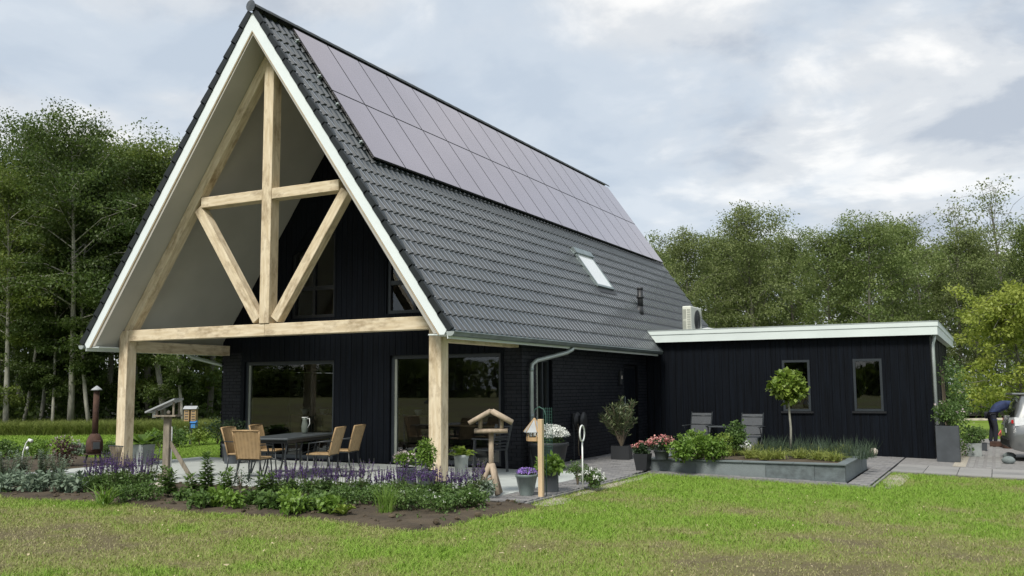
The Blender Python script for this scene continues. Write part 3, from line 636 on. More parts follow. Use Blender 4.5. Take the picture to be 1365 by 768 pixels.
def tile_mass(sg, sel, par):
    ux, vy, nz_ = [np.array(a) for a in frame(sg)]; Vs, Fs, Ts = [], [], []; k = 0
    ff = np.array([f if len(f) == 4 else (*f, f[-1]) for f in tile_f])
    base = tile_v[:,0:1]*ux+tile_v[:,1:2]*vy+tile_v[:,2:3]*nz_
    mb = MB()
    for c, r_ in sel:
        o = tuple(np.array(tile_org(sg, c, r_))+nz_*random.uniform(-.003,.004)+vy*random.uniform(-.003,.003)); t_ = random.random()**2*.6
        mb.poly([tuple(v) for v in (base+np.array(o))], tile_f, t_)
    mb.build('roof_tiles', 'tile', par, kind='stuff')
tile_mass(1, [(c, r_) for _, c, r_ in cand[300:]], roof)
tile_mass(-1, [(c, r_) for c in range(NCOL) for r_ in range(NROW)], roofl)
for sg, par in ((1, roof), (-1, roofl)):         # verge flaps hanging over the barge board
    ux, vy, nz_ = frame(sg)
    for r_ in range(NROW):
        o = Vector((sg*W, 0, HE))+vy*(r_*TE-.05)
        P = lambda s_, n_, y: tuple(o+vy*s_+nz_*n_+Vector((0,y,0)))
        lo0, lo1, hi0, hi1 = -.035, -.02, (.118 if sg > 0 else .145), (.095 if sg > 0 else .112)
        MB().poly([P(0,lo0+.045,-.022),P(TE+.03,lo1+.02,-.022),P(TE+.03,hi1,-.022),P(0,hi0,-.022),P(0,lo0+.045,.05),P(TE+.03,lo1+.02,.05),P(TE+.03,hi1,.05),P(0,hi0,.05)], [(0,1,2,3),(7,6,5,4),(0,4,5,1),(1,5,6,2),(2,6,7,3),(3,7,4,0)]).build('verge_tile', 'verge', par)
# ridge tiles
rp = []
mb = MB()
arc = [(0.115*math.cos(a), 0.095*math.sin(a)) for a in [math.pi*i/8 for i in range(9)]]
v = [(x, 0.0, z*1.06) for x, z in arc]+[(x, .43, z) for x, z in arc]+[(x*.82, 0.0, z*.82) for x, z in arc]
mb.poly(v, [(i, i+9, i+10, i+1) for i in range(8)]+[(i, i+1, i+19, i+18) for i in range(8)]); rme = mb.mesh('ridge_tile', 'ridge_tile', True)
for i in range(44):
    o = link('ridge_tile', rme, roof); o.location = (0, -.03+i*.42, HR+.085)
cp = MB(); cp.lathe([(.001,-.012),(.10,-.01),(.115,.012),(.001,.03)], 14); o = cp.build('ridge_end_cap', 'tile', roof); o.rotation_euler = (R(90),0,0); o.location = (0,-.045,HR+.115)
# gutters with section joints and end caps
def gutter(sg, y1, par):
    X0, Z0, r_ = sg*(W+.085), HE-.035, .078; n = int((y1+.02)/.62); prof = [(r_*math.cos(math.pi+math.pi*i/8), r_*math.sin(math.pi+math.pi*i/8)) for i in range(9)]
    prof = [(-r_-.006, .004)]+prof+[(r_+.012, .008), (r_+.012,-.006)]
    step = (y1+.02)/n
    for k in range(n):
        ya, yb = -.02+k*step, -.02+(k+1)*step-.004; mb = MB(); m_ = len(prof)
        mb.poly([(X0+sg*x, ya, Z0+z) for x, z in prof]+[(X0+sg*x, yb, Z0+z) for x, z in prof], [(i, i+1, i+1+m_, i+m_) for i in range(m_-1)])
        q = [(X0+sg*x*1.05, yy, Z0+z*1.05-.001) for yy in (yb-.012, yb+.016) for x, z in prof[1:10]]; mb.poly(q, [(i,i+1,i+10,i+9) for i in range(8)])
        mb.build('gutter_section', 'zinc', par, smooth=True)
    for yy, mm in ((-.024,'zinc_pale'),(y1+.002,'zinc')):
        MB().poly([(X0+sg*x, yy, Z0+z) for x, z in prof[1:10]], [tuple(range(9))]).build('gutter_end', mm, par)
gutter(1, 10.72, roof); gutter(-1, LEN-.05, roofl)
dp = MB().tube([(4.46,5.02,HE-.10),(4.45,5.0,HE-.17),(4.38,4.85,HE-.24),(4.13,3.92,HE-.42),(4.09,3.80,HE-.50),(4.085,3.78,HE-.62),(4.085,3.78,.02)], .043, 12); o = dp.build('downpipe', 'zinc_pale', house, True)
for z in (1.92, 1.0): MB().lathe([(.047,0),(.05,.005),(.05,.06),(.047,.065)], 12, (4.085,3.78,z)).build('pipe_collar', 'zinc', o, True)
MB().tube([(-4.46,2.8,HE-.10),(-4.4,2.9,HE-.2),(-4.1,3.7,HE-.4),(-4.085,3.75,HE-.6),(-4.085,3.75,.02)], .043, 12).build('downpipe', 'zinc_pale', house, True)

# oak truss
def beam(p0, p1, w, d, name, par=None, m='oak', roll=0.0):
    p0 = Vector(p0); p1 = Vector(p1); ln = (p1-p0).length; b = MB().cbox((-w/2,-d/2,0),(w/2,d/2,ln), .008); o = b.build(name, m, par or house)
    z = (p1-p0).normalized(); y = Vector((0,1,0)) if abs(z.y) < .9 else Vector((0,0,1)); x = y.cross(z).normalized(); y = z.cross(x)
    o.matrix_local = Matrix.Translation(p0) @ Matrix((x,y,z)).transposed().to_4x4(); return o
TY = .51+.12
for sg in (-1, 1):
    beam((sg*3.855,TY,.03),(sg*3.855,TY,2.84),.25,.24,'post'); MB().box((sg*3.855-.11,TY-.10,0.0),(sg*3.855+.11,TY+.10,.03)).build('post_foot', 'metal_dark', house)
    ox = lambda z: (HR-UND-.01-z)/SL
    pw = .205; px_ = lambda z: sg*(ox(z)-pw/2*SZ/SZ/ (SZ) )
    c0 = Vector((sg*(ox(2.78)), TY, 2.78))-Vector((sg*SZ,0,SX))*pw/2; c1 = Vector((sg*.06, TY, HR-UND-.01-SL*.06))-Vector((sg*SZ,0,SX))*pw/2
    beam(c0+Vector((-sg*SX,0,SZ))*.10, c1-Vector((-sg*SX,0,SZ))*.10, pw, .20, 'rafter')
    beam((sg*1.86,TY,5.26),(sg*.22,TY,2.92),.205,.19,'diagonal_brace')
    beam((sg*.122,TY,5.365),(sg*1.74,TY,5.365),.21,.25,'collar_beam').rotation_mode = 'XYZ'
    beam((sg*3.855,.76,2.51),(sg*3.855,GY-.01,2.51),.22,.23,'wall_plate')
beam((-3.728,TY,2.73),(-.002,TY,2.73),.23,.22,'tie_beam'); beam((.002,TY,2.73),(3.728,TY,2.73),.23,.22,'tie_beam')
beam((0,TY-.012,2.85),(0,TY-.012,8.02),.24,.24,'king_post')

# solar array, roof window, vent
pv = thing('solar_panel_array', 'two rows of black solar panels along the upper roof slope', 'solar panels', (0,0,0))
ux, vy, nz_ = frame(1); apex = Vector((0,0,HR))
PW, PH = (18.12-.94)/16, 1.755
def PVp(d, y, n_): return tuple(apex-vy*d+nz_*n_+Vector((0,y,0)))
for j in range(2):
    for i in range(16):
        y0, y1 = .94+i*PW+.008, .94+(i+1)*PW-.008; d0 = .13+j*(PH+.02); d1 = d0+PH; e = .010; n0, n1 = .112, .148
        fm = MB(); fm.poly([PVp(d0,y0,n0),PVp(d0,y1,n0),PVp(d1,y1,n0),PVp(d1,y0,n0),PVp(d0,y0,n1),PVp(d0,y1,n1),PVp(d1,y1,n1),PVp(d1,y0,n1)], [(0,1,2,3),(4,7,6,5),(0,4,5,1),(1,5,6,2),(2,6,7,3),(3,7,4,0)])
        o = fm.build('solar_panel', 'pv_frame', pv); MB().poly([PVp(d0+e,y0+e,n1+.002),PVp(d0+e,y1-e,n1+.002),PVp(d1-e,y1-e,n1+.002),PVp(d1-e,y0+e,n1+.002)], [(0,3,2,1)]).build('cell_sheet', 'pv_glass', o)
for j in range(2):
    for q in (.35, 1.35):
        d = .13+j*(PH+.02)+q; P0, P1 = Vector(PVp(d,.88,.09)), Vector(PVp(d,18.1,.09)); MB().bar(P0, P1, .035, .045, up=nz_).build('rail', 'zinc', pv)
        MB().bar(Vector(PVp(d,.86,.10)), Vector(PVp(d,.90,.13)), .03, .03, up=nz_).build('rail_end', 'zinc_pale', pv)
wd = MB(); d0, d1, y0, y1 = 4.55, 5.76, 9.10, 10.26
def rbox(mb, da, db, ya, yb, na, nb): mb.poly([PVp(da,ya,na),PVp(da,yb,na),PVp(db,yb,na),PVp(db,ya,na),PVp(da,ya,nb),PVp(da,yb,nb),PVp(db,yb,nb),PVp(db,ya,nb)], [(0,1,2,3),(4,7,6,5),(0,4,5,1),(1,5,6,2),(2,6,7,3),(3,7,4,0)])
rbox(wd,d0-.06,d0+.12,y0-.03,y1+.03,.02,.17); rbox(wd,d1-.07,d1,y0,y1,.02,.13); rbox(wd,d0+.12,d1-.07,y0,y0+.07,.02,.13); rbox(wd,d0+.12,d1-.07,y1-.07,y1,.02,.13)
o = wd.build('roof_window', 'zinc', house); MB().poly([PVp(d0+.12,y0+.07,.12),PVp(d0+.12,y1-.07,.12),PVp(d1-.07,y1-.07,.12),PVp(d1-.07,y0+.07,.12)], [(0,3,2,1)]).build('pane', 'pane_sky_sheen', o)
f2 = MB(); rbox(f2,d1,d1+.16,y0-.06,y1+.06,.06,.085); f2.build('flashing', 'pot_black', o)
vb = Vector((3.66,11.5,HR-SL*3.66+.06)); mb = MB(); mb.tube([vb+Vector((-.05,0,-.12)), vb+Vector((0.02,0,.16))],[.17,.085],12); mb.tube([vb+Vector((.02,0,.10)),vb+Vector((.02,0,.62))],.08,12); mb.tube([vb+Vector((.02,0,.38)),vb+Vector((.02,0,.43))],.11,12); mb.tube([vb+Vector((.02,0,.62)),vb+Vector((.02,0,.68))],.088,12); mb.build('vent_pipe', 'pot_black', house, True)

# ------------------------------------------------------------------ annex
AY, AX, AB = 10.95, 11.03, -0.16
annex = thing('flat_roofed_annex', 'low black timber annex with flat roof and pale fascia beside the house', 'annex', (0,0,0))
AW = [(7.60,8.27,.97,2.24), (9.29,9.95,.98,2.24)]
ah = [(a,b,c,cz(d)) for a,b,c,d in AW]
strips(MB(), [4.02,AX-.03], ah, cz(AB), cz(2.95), AY+.03, AY+.25).build('wall', 'joint', annex)
MB().box((AX-.25,AY+.26,AB),(AX-.03,19.4,2.95)).build('wall', 'joint', annex); MB().box((4.02,19.2,AB),(AX-.26,19.4,2.95)).build('wall', 'black_board', annex)
x = 4.02
while x < AX-.02:
    w = random.choice((.115,.135,.19,.19,.21)); b = min(x+w, AX); yj = random.uniform(-.006,.006)
    mb = MB(); strips(mb, [x+.003, b-.003], ah, cz(AB+.04), cz(2.80), AY+yj, AY+.028)
    for pc in pieces(mb): pc.build('cladding_board', 'black_board', annex)
    x += w
y = AY+.04
while y < 19.4: MB().box((AX-.028,y+.003,AB+.04),(AX+random.uniform(-.005,.005),y+.187,2.80)).build('cladding_board', 'black_board', annex); y += .19
for a, b, c, d in AW: window(annex, (a,AY,c), (1,0,0), (0,-1,0), b-a, d-c, 'window', fr=.055, sill=True, setb=-.012, dep=.07)
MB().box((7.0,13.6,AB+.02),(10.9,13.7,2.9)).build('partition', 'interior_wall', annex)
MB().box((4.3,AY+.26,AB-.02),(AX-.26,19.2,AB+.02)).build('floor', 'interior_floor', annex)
FY, FXR = 10.75, 11.22
def fas(z0, z1, yo): 
    xl = lambda z: (HR-z)/SL+.10; y0, y1 = FY-yo, FY+.03
    return MB().poly([(xl(z0),y0,z0),(FXR+yo,y0,z0),(FXR+yo,y1,z0),(xl(z0),y1,z0),(xl(z1),y0,z1),(FXR+yo,y0,z1),(FXR+yo,y1,z1),(xl(z1),y1,z1)], [(0,3,2,1),(4,5,6,7),(0,1,5,4),(1,2,6,5),(2,3,7,6),(3,0,4,7)])
fas(2.77, 2.97, 0).build('fascia', 'fascia_white', annex); fas(2.972, 3.075, .018).build('fascia', 'fascia_white', annex); fas(3.077, 3.095, .026).build('roof_edge', 'zinc_pale', annex)
MB().box((FXR-.03,FY+.032,2.77),(FXR,19.75,2.97)).build('fascia', 'fascia_white', annex); MB().box((FXR-.03,FY+.032,2.972),(FXR+.018,19.75,3.075)).build('fascia', 'fascia_white', annex); MB().box((FXR-.03,FY+.032,3.077),(FXR+.026,19.75,3.095)).build('roof_edge', 'zinc_pale', annex)
MB().box((4.35,FY+.032,2.80),(FXR-.032,19.7,2.83)).build('soffit', 'fascia_white', annex)
MB().box((4.3,FY+.032,2.96),(FXR-.032,19.7,3.04)).build('flat_roof', 'pot_anthracite', annex)
o = MB().tube([(AX+.10,AY+.10,2.80),(AX+.09,AY+.10,2.66),(AX+.06,AY+.08,2.55),(AX+.06,AY+.08,AB+.03)],.04,10).build('downpipe', 'zinc_pale', annex, True); MB().lathe([(.05,0),(.05,.06)],10,(AX+.06,AY+.08,1.05)).build('pipe_collar','zinc',o)
dm = PY(943,437,13.6); MB().lathe([(.42,0),(.42,.06),(.36,.16),(.2,.235),(.02,.26)],20,(dm[0],13.6,3.04)).build('roof_dome', 'white_plastic', annex, True)
p0 = PY(909.5,420,12.4); p1 = PY(921,420,12.4); ztop = PY(915,408,12.4)[2]
hp = thing('heat_pump_unit', 'cream outdoor heat pump unit with black fan on annex roof', 'heat pump', (p0[0],12.4,3.04)); wx = p1[0]-p0[0]; hh = ztop-3.04
MB().cbox((0,0,.08),(wx,1.05,hh),.02).build('casing', 'unit_white', hp)
for k in (0,1): MB().box((.02,.1+k*.8,0),(wx-.02,.18+k*.8,.08)).build('foot', 'metal_dark', hp)
mb = MB()
for (u0,u1,v0,v1) in ((.02,.45,.5,.92),(.02,.45,.08,.46),(.56,.94,.06,.94)):
    for k in range(9): z = .1+(hh-.12)*(v0+(v1-v0)*k/9); mb.box((wx*u0,-.008,z),(wx*u1,0.004,z+(hh-.12)*(v1-v0)/9*.7))
mb.build('grille', 'unit_grille', hp)
fanc = (wx+.004,.62,.08+(hh-.08)*.48); fr_ = min(.34,(hh-.1)*.42)
mb = MB(); mb.poly([(wx+.006,fanc[1]+fr_*math.cos(a),fanc[2]+fr_*math.sin(a)) for a in [2*math.pi*i/24 for i in range(24)]], [tuple(range(24))]); o = mb.build('fan_opening', 'pot_black', hp)
mb = MB()
for r_ in (.25,.5,.75,1.0): mb.tube([(wx+.02,fanc[1]+fr_*r_*math.cos(a),fanc[2]+fr_*r_*math.sin(a)) for a in [2*math.pi*i/24 for i in range(25)]],.006,4,False)
mb.build('fan_guard', 'metal_dark', o)
mb = MB()
for k in range(3):
    a = k*2.094+.4; mb.poly([(wx+.010,fanc[1],fanc[2]),(wx+.014,fanc[1]+fr_*.9*math.cos(a),fanc[2]+fr_*.9*math.sin(a)),(wx+.010,fanc[1]+fr_*.9*math.cos(a+.7),fanc[2]+fr_*.9*math.sin(a+.7))], [(0,1,2)])
mb.build('fan_blades', 'plastic_dark', o)
MB().box((wx+.001,.98,hh-.22),(wx+.01,1.045,hh-.07)).build('badge', 'unit_grille', hp)

# ------------------------------------------------------------------ trees
def tpos(px, D): P = CAM+(fw+cr*(px-682.5)/F_PX)*D; return np.array([P[0], P[1], gz(P[0])-.05])
def tree_arrays(seed, H, cr_, base, nl=26, leaf=.125, per=84, flat=.42, clr=.95, lean=.3, low=0, sparse=1.0, tr=.15, up0=10, up1=62):
    g = np.random.default_rng(seed); mb = MB(); cs, rs = [], []
    top = np.array([g.normal(0, lean), g.normal(0, lean), H*.95]); mid = top*.5+np.array([g.normal(0,.25), g.normal(0,.25), 0])
    def tp(t): return (1-t)**2*np.zeros(3)+2*t*(1-t)*mid+t*t*top
    mb.tube([tp(t) for t in np.linspace(0,1,9)], [tr*(1-.85*t)+.01 for t in np.linspace(0,1,9)], 7)
    tm = .55*(1-base)+base
    hs = list(base+(1-base)*np.linspace(0.0,.98,nl)**.9)+list(g.uniform(.12, base, low))
    for i, t in enumerate(hs):
        lo_ = t < base; az = i*2.4+g.normal(0,.4); pr = .45 if lo_ else max(.18, 1-((t-tm)/(1.02-tm if t > tm else tm-base+.28))**2)**.5
        ln = cr_*pr*g.uniform(.7,1.15); el = R(g.uniform(-5,25) if lo_ else up0+(up1-up0)*(t-base)/(1-base)+g.normal(0,9))
        d = np.array([math.cos(az)*math.cos(el), math.sin(az)*math.cos(el), math.sin(el)]); p0 = tp(t); p1 = p0+d*ln*.5+np.array([0,0,.08*ln]); p2 = p0+d*ln+g.normal(0,.12*ln,3)*np.array([1,1,.4])
        r_ = tr*(1-.8*t)*.42; mb.tube([p0,p1,p2],[r_,r_*.6,.008],5,False)
        for q in (.4,.6,.8,1.0):
            pq = (1-q)**2*p0+2*q*(1-q)*p1+q*q*p2 if q < 1 else p2
            for s_ in range(2):
                o = g.normal(0,1,3)*np.array([1,1,.55])*ln*.20; e = pq+o; cs.append(e); rs.append(clr*g.uniform(.55,1.15)*(.7 if lo_ else 1)); 
                if s_ == 0: mb.tube([pq,(pq+e)/2+np.array([0,0,.03]),e],[.014,.009,.004],3,False)
    cs.append(top); rs.append(clr*.8); cs = np.array(cs); rs = np.array(rs)
    if sparse < 1: sel = g.random(len(cs)) < sparse; cs, rs = cs[sel], rs[sel]
    return mb, cloud(cs, rs, per, leaf, g, flat, .55, .62, .55)
def tree_proto(seed, bark, leafm, **k):
    mb, (V, Fq, T) = tree_arrays(seed, **k); return mb.mesh('trunk', bark, True), np_mesh('crown', V, Fq, leafm, T), (mb, V, Fq, T), float(V[:,2].max())
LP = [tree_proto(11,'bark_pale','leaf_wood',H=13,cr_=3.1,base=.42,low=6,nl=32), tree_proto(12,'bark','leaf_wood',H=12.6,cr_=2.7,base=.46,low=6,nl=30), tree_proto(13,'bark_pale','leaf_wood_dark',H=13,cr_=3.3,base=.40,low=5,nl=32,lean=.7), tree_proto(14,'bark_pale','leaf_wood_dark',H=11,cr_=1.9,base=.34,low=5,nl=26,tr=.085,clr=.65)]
RP = [tree_proto(21,'bark','leaf_right',H=11,cr_=3.3,base=.18,nl=30,clr=.8,flat=.6), tree_proto(22,'bark','leaf_olive',H=11,cr_=3.0,base=.22,nl=28,clr=.8,flat=.6,up0=25,up1=75), tree_proto(23,'bark','leaf_right',H=10.5,cr_=3.6,base=.15,nl=32,clr=.85,flat=.6), tree_proto(24,'bark','leaf_olive',H=12.5,cr_=3.0,base=.35,nl=24,sparse=.55,per=16,leaf=.15,up0=35,up1=78)]
def place_tree(name, label, proto, pos, H, h0, rz, group, wide=1.0):
    t = thing(name, label, 'tree', pos, rz, group); s_ = H/proto[3]; t.scale = (s_*wide, s_*wide, s_)
    link('trunk', proto[0], t); link('crown', proto[1], t); return t
gl = 'broadleaf trees along the left edge of the lawn'
left = [(-95,37,0,13.2,'tall broadleaf tree cut off by the left edge of the photo'), (-25,39,2,13.6,'dark broadleaf tree with spreading crown at the far left of the left wood'),
 (17,35.5,0,10.5,'lower leaning pale-trunked tree standing closest to the lawn at far left'), (62,38,3,11.5,'slender tree with a thin pale stem left of the stove'), (86,42,1,13.5,'tall tree whose crown top stands out highest in the left wood'),
 (102,36.5,2,13.0,'pale thick-trunked tree standing directly left of the rusty stove pipe'), (150,40,0,13.2,'broadleaf tree rising behind the left roof edge above the stove'), (205,38,1,12.5,'tree with crown beside the left roof slope, trunk seen past the left oak post'),
 (228,37,2,12.0,'pale straight trunk seen right of the left oak post under the eave'), (252,36,3,8.5,'thin curved pale sapling seen under the left eave'), (283,39,1,12.0,'dark tree seen beside the insect hotel under the left eave'), (322,41,0,12,'tree behind the left corner of the house'),
 (38,37,3,9.5,'thin pale sapling second from the left edge at the wood front'), (78,36,3,8.0,'short slim sapling between the purple shrub and the stove'), (128,36,3,10.5,'slim tree just right of the stove pipe'), (176,40,2,12.4,'broad dark tree behind the left oak post'), (-60,41,1,13,'dark tree behind the leftmost crowns'), (242,41,2,12,'dark leafy tree between the pale trunk and the thin sapling'), (120,44,0,13.2,'rear broadleaf tree filling the gap left of the roof edge'), (40,44,2,13.2,'rear broadleaf tree filling the gap at far left')]
for i, (px, D, k, H, lab) in enumerate(left): place_tree('broadleaf_tree', lab, LP[k], tpos(px, D), H, (13,12.6,13,11)[k], i*1.3, gl)
gr_ = 'trees of the wood behind the annex'
right = [(850,54,0,11.0,'green tree directly behind the far end of the main roof'), (905,50,1,10.4,'olive-leaved tree behind the heat pump'), (958,55,2,11.2,'bushy green tree left of the highest crown over the annex'),
 (1012,51,1,12.0,'olive tree with tall open crown top above the annex centre'), (1065,56,0,11.6,'green tree right of the tall olive crown above the annex'), (1108,51,2,10.6,'low round green tree over the space between the annex windows'),
 (1152,49,0,11.2,'dark green dome-shaped tree above the right-hand annex window'), (1200,52,2,11.4,'dense green tree above the right end of the annex roof'), (1228,57,3,12.5,'thin sparsely leaved tree behind the right corner of the annex'),
 (1275,54,3,12.7,'sparse tree with bare upper twigs left of the barest tree'), (1300,50,1,10.6,'olive-leaved tree behind the yellow-green tree'), (1338,53,3,13.9,'tallest nearly bare tree with dark forked branches at upper right'), (1375,50,2,11.0,'green tree at the right edge of the photo behind the car'), (1440,52,0,11.5,'green tree just outside the right edge')]
for i, (px, D, k, H, lab) in enumerate(right): place_tree('woodland_tree', lab, RP[k], tpos(px, D), H, (11,11,10.5,12.5)[k], i*1.9+.5, gr_)
# deep wood behind the front rows: one mass
def mass(name, label, protos, spots, leafm, bark, frac=.24, grow=2.1):
    Vs, Fs, Ts, o = [], [], [], 0; tb_ = MB()
    for (px, D, H, k, a) in spots:
        mb, V, Fq, T = protos[k][2]; h0 = V[:,2].max(); s_ = H/h0; ca, sa = math.cos(a)*s_, math.sin(a)*s_; P = tpos(px, D)
        V4 = V.reshape(-1,4,3); sel = rng.random(len(V4)) < frac; V4 = V4[sel]; c = V4.mean(1, keepdims=True); V4 = c+(V4-c)*grow; T4 = T.reshape(-1,4)[sel].ravel()
        q = V4.reshape(-1,3); q = np.stack([q[:,0]*ca-q[:,1]*sa+P[0], q[:,0]*sa+q[:,1]*ca+P[1], q[:,2]*s_+P[2]], -1)
        Vs.append(q); Ts.append(T4); tb_.tube([(P[0],P[1],P[2]),(P[0]+.3*ca,P[1],P[2]+H*.85)],[.16,.03],6,False)
    V = np.concatenate(Vs); me = np_mesh(name, V, np.arange(len(V)).reshape(-1,4), leafm, np.concatenate(Ts)); o = tag(link(name, me), label, 'wood', kind='stuff'); 
    tag(tb_.build('wood_trunks', bark, o), kind='stuff'); return o
sp = [(px+rng.uniform(-14,14), D+rng.uniform(-2,2), h+rng.uniform(-.8,.6), int(rng.integers(0,3)), rng.uniform(0,6.28)) for D, h in ((46,12.6),(53,13.4),(61,14.2)) for px in range(-180,420,58)]
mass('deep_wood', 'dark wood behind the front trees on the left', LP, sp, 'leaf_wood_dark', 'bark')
sp = [(px+rng.uniform(-16,16), D+rng.uniform(-2,2), h+rng.uniform(-.9,.5), int(rng.integers(0,3)), rng.uniform(0,6.28)) for D, h in ((60,11.2),(68,12.0)) for px in range(820,1560,62)]
mass('deep_wood', 'dense wood behind the annex trees', RP, sp, 'leaf_right', 'bark')
# wood across the field behind the viewer, mirrored in the glass
def far_mass(spots):
    Vs, Ts = [], []
    for x, y, H, k in spots:
        _, V, Fq, T = LP[k][2]; s_ = H/13; V4 = V.reshape(-1,4,3)[::6]; c = V4.mean(1, keepdims=True); V4 = (c+(V4-c)*3.0)*s_*np.array([1.5,1.5,1]); Vs.append(V4.reshape(-1,3)+np.array([x,y,0])); Ts.append(T.reshape(-1,4)[::6].ravel())
    
        m = 900; q = rng.normal(0,1,(m,1,3))*np.array([3.5,2.5,0])+np.array([x,y,0])+rng.random((m,1,1))*np.array([0,0,H*.5]); V4 = q+rng.normal(0,.45,(m,4,3)); Vs.append(V4.reshape(-1,3)); Ts.append(rng.random(m*4))
    V = np.concatenate(Vs); tag(link('far_wood', np_mesh('far_wood', V, np.arange(len(V)).reshape(-1,4), 'leaf_wood', np.concatenate(Ts))), 'wood across the straw field, mirrored in the patio glass', 'wood', kind='stuff')
far_mass([(x+random.uniform(-4,4), -128-abs(x+70)*.1+random.uniform(-8,8), random.uniform(9,15), i % 3) for i, x in enumerate(range(-240,140,9))])
# undergrowth shrubs and tall meadow grass along the wood edge
cs = []; rs = []
for px in np.arange(-170,420,9): 
    for D in (38.5,42,46): P = tpos(px+rng.uniform(-5,5), D+rng.uniform(-1.5,1.5)); h = rng.uniform(.3,2.4); cs.append([P[0],P[1],h]); rs.append(rng.uniform(.4,.85))
for px in np.arange(1240,1500,8):
    for D in (46,49): P = tpos(px+rng.uniform(-5,5), D+rng.uniform(-1.5,1.5)); h = rng.uniform(.2,2.2); cs.append([P[0],P[1],h]); rs.append(rng.uniform(.5,.9))
for px in np.arange(-190,440,10):
    for D in (50,56,63): P = tpos(px+rng.uniform(-5,5), D+rng.uniform(-2,2)); [(cs.append([P[0]+rng.normal(0,.5),P[1]+rng.normal(0,.5),hh+rng.uniform(-.6,.6)]), rs.append(rng.uniform(.8,1.3))) for hh in (.8,2.2,3.8,5.4,7.2)]
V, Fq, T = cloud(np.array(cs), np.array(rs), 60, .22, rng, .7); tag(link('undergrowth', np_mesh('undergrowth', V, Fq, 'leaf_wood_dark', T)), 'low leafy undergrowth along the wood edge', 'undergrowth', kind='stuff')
k = 80000; px_ = rng.uniform(-200,420,k); D_ = 34.2+3.6*rng.random(k)**1.6; B = CAM+(fw+cr*((px_-682.5)/F_PX)[:,None])*D_[:,None]; B[:,2] = -.05; B = B[(px_ < 325)|(D_ > 36.5)]; k = len(B)
V, Ft = blades(B, np.stack([rng.normal(0,.25,k),rng.normal(0,.25,k),np.ones(k)],-1), .25+.45*rng.random(k), np.full(k,.022), .1+.3*rng.random(k)); tag(link('meadow_grass', np_mesh('meadow_grass', V, Ft, 'meadow', np.repeat(rng.random(k),5))), 'tall uncut grass along the wood edge beyond the lawn', 'grass', kind='stuff')
k = 90000; px_ = rng.uniform(-120,330,k); D_ = 20+14.5*rng.random(k); B = CAM+(fw+cr*((px_-682.5)/F_PX)[:,None])*D_[:,None]; B[:,2] = -.045; ok = (B[:,0] < -4.7)&~in_bed(B[:,0],B[:,1]); B = B[ok]; k = len(B)
V, Ft = blades(B, np.stack([rng.normal(0,.4,k),rng.normal(0,.4,k),np.ones(k)],-1), .04+.05*rng.random(k), np.full(k,.014), .1+.4*rng.random(k)); tag(link('back_lawn_grass', np_mesh('back_lawn_grass', V, Ft, 'grass_blade', np.repeat(np.clip(.9+rng.normal(0,.15,k),0,1),5))), 'bright green grass of the lawn behind the flower bed', 'grass', kind='stuff')
# yellow-green tree by the car
yt, (V, Fq, T) = tree_arrays(31, H=4.3, cr_=2.3, base=.26, nl=30, leaf=.13, per=60, flat=.5, clr=.46, tr=.09, up0=2, up1=60)
P = tpos(1350, 33); t = thing('ornamental_tree', 'yellow-green leafy ornamental tree behind the parked car', 'tree', P, .6)
yt.build('trunk', 'bark', t, True); link('crown', np_mesh('crown', V, Fq, 'leaf_yellow', T), t)
# sweeping hedge plants at the drive
def ell(n, rx, ry, rz_, g=rng, shell=.45): d = rdir(n, g)*(g.random((n,1))**shell); return d*np.array([rx,ry,rz_])
def bush(name, label, loc, rx, rz_, leafm, leaf=.06, clumps=40, per=28, cat='plant', group=None, ry=None, z0=None, stems=6, flower=None, nfl=0, fs=.04, clr=.28, lw=.6, flat=.7, ztop=None):
    t = thing(name, label, cat, loc, 0, group); ry = ry or rx; zc = rz_ if z0 is None else z0+rz_; c = ell(clumps, rx*.85, ry*.85, rz_*.85)+np.array([0,0,zc]); c[:,2] = np.maximum(c[:,2], .03)
    V, Fq, T = cloud(c, np.full(clumps, clr*max(rx,rz_))*rng.uniform(.7,1.3,clumps), per, leaf, rng, flat, .5, lw); link('foliage', np_mesh('foliage', V, Fq, leafm, T), t)
    mb = MB()
    for i in range(stems): e = c[rng.integers(0,clumps)]; mb.tube([(0,0,0),(e[0]*.35,e[1]*.35,e[2]*.55),tuple(e)],[.012,.008,.003],4,False)
    mb.build('stems', 'twig', t)
    if flower:
        d = rdir(nfl); d[:,2] = np.abs(d[:,2])*.9+.05; p = unit(d)*np.array([rx,ry,rz_])*rng.uniform(.85,1.05,(nfl,1))+np.array([0,0,zc]); V, Fq, T = cloud(p, np.full(nfl, fs), 9, fs*1.1, rng, .7, .6, .8); link('flowers', np_mesh('flowers', V, Fq, flower, T), t, 'stuff')
    return t
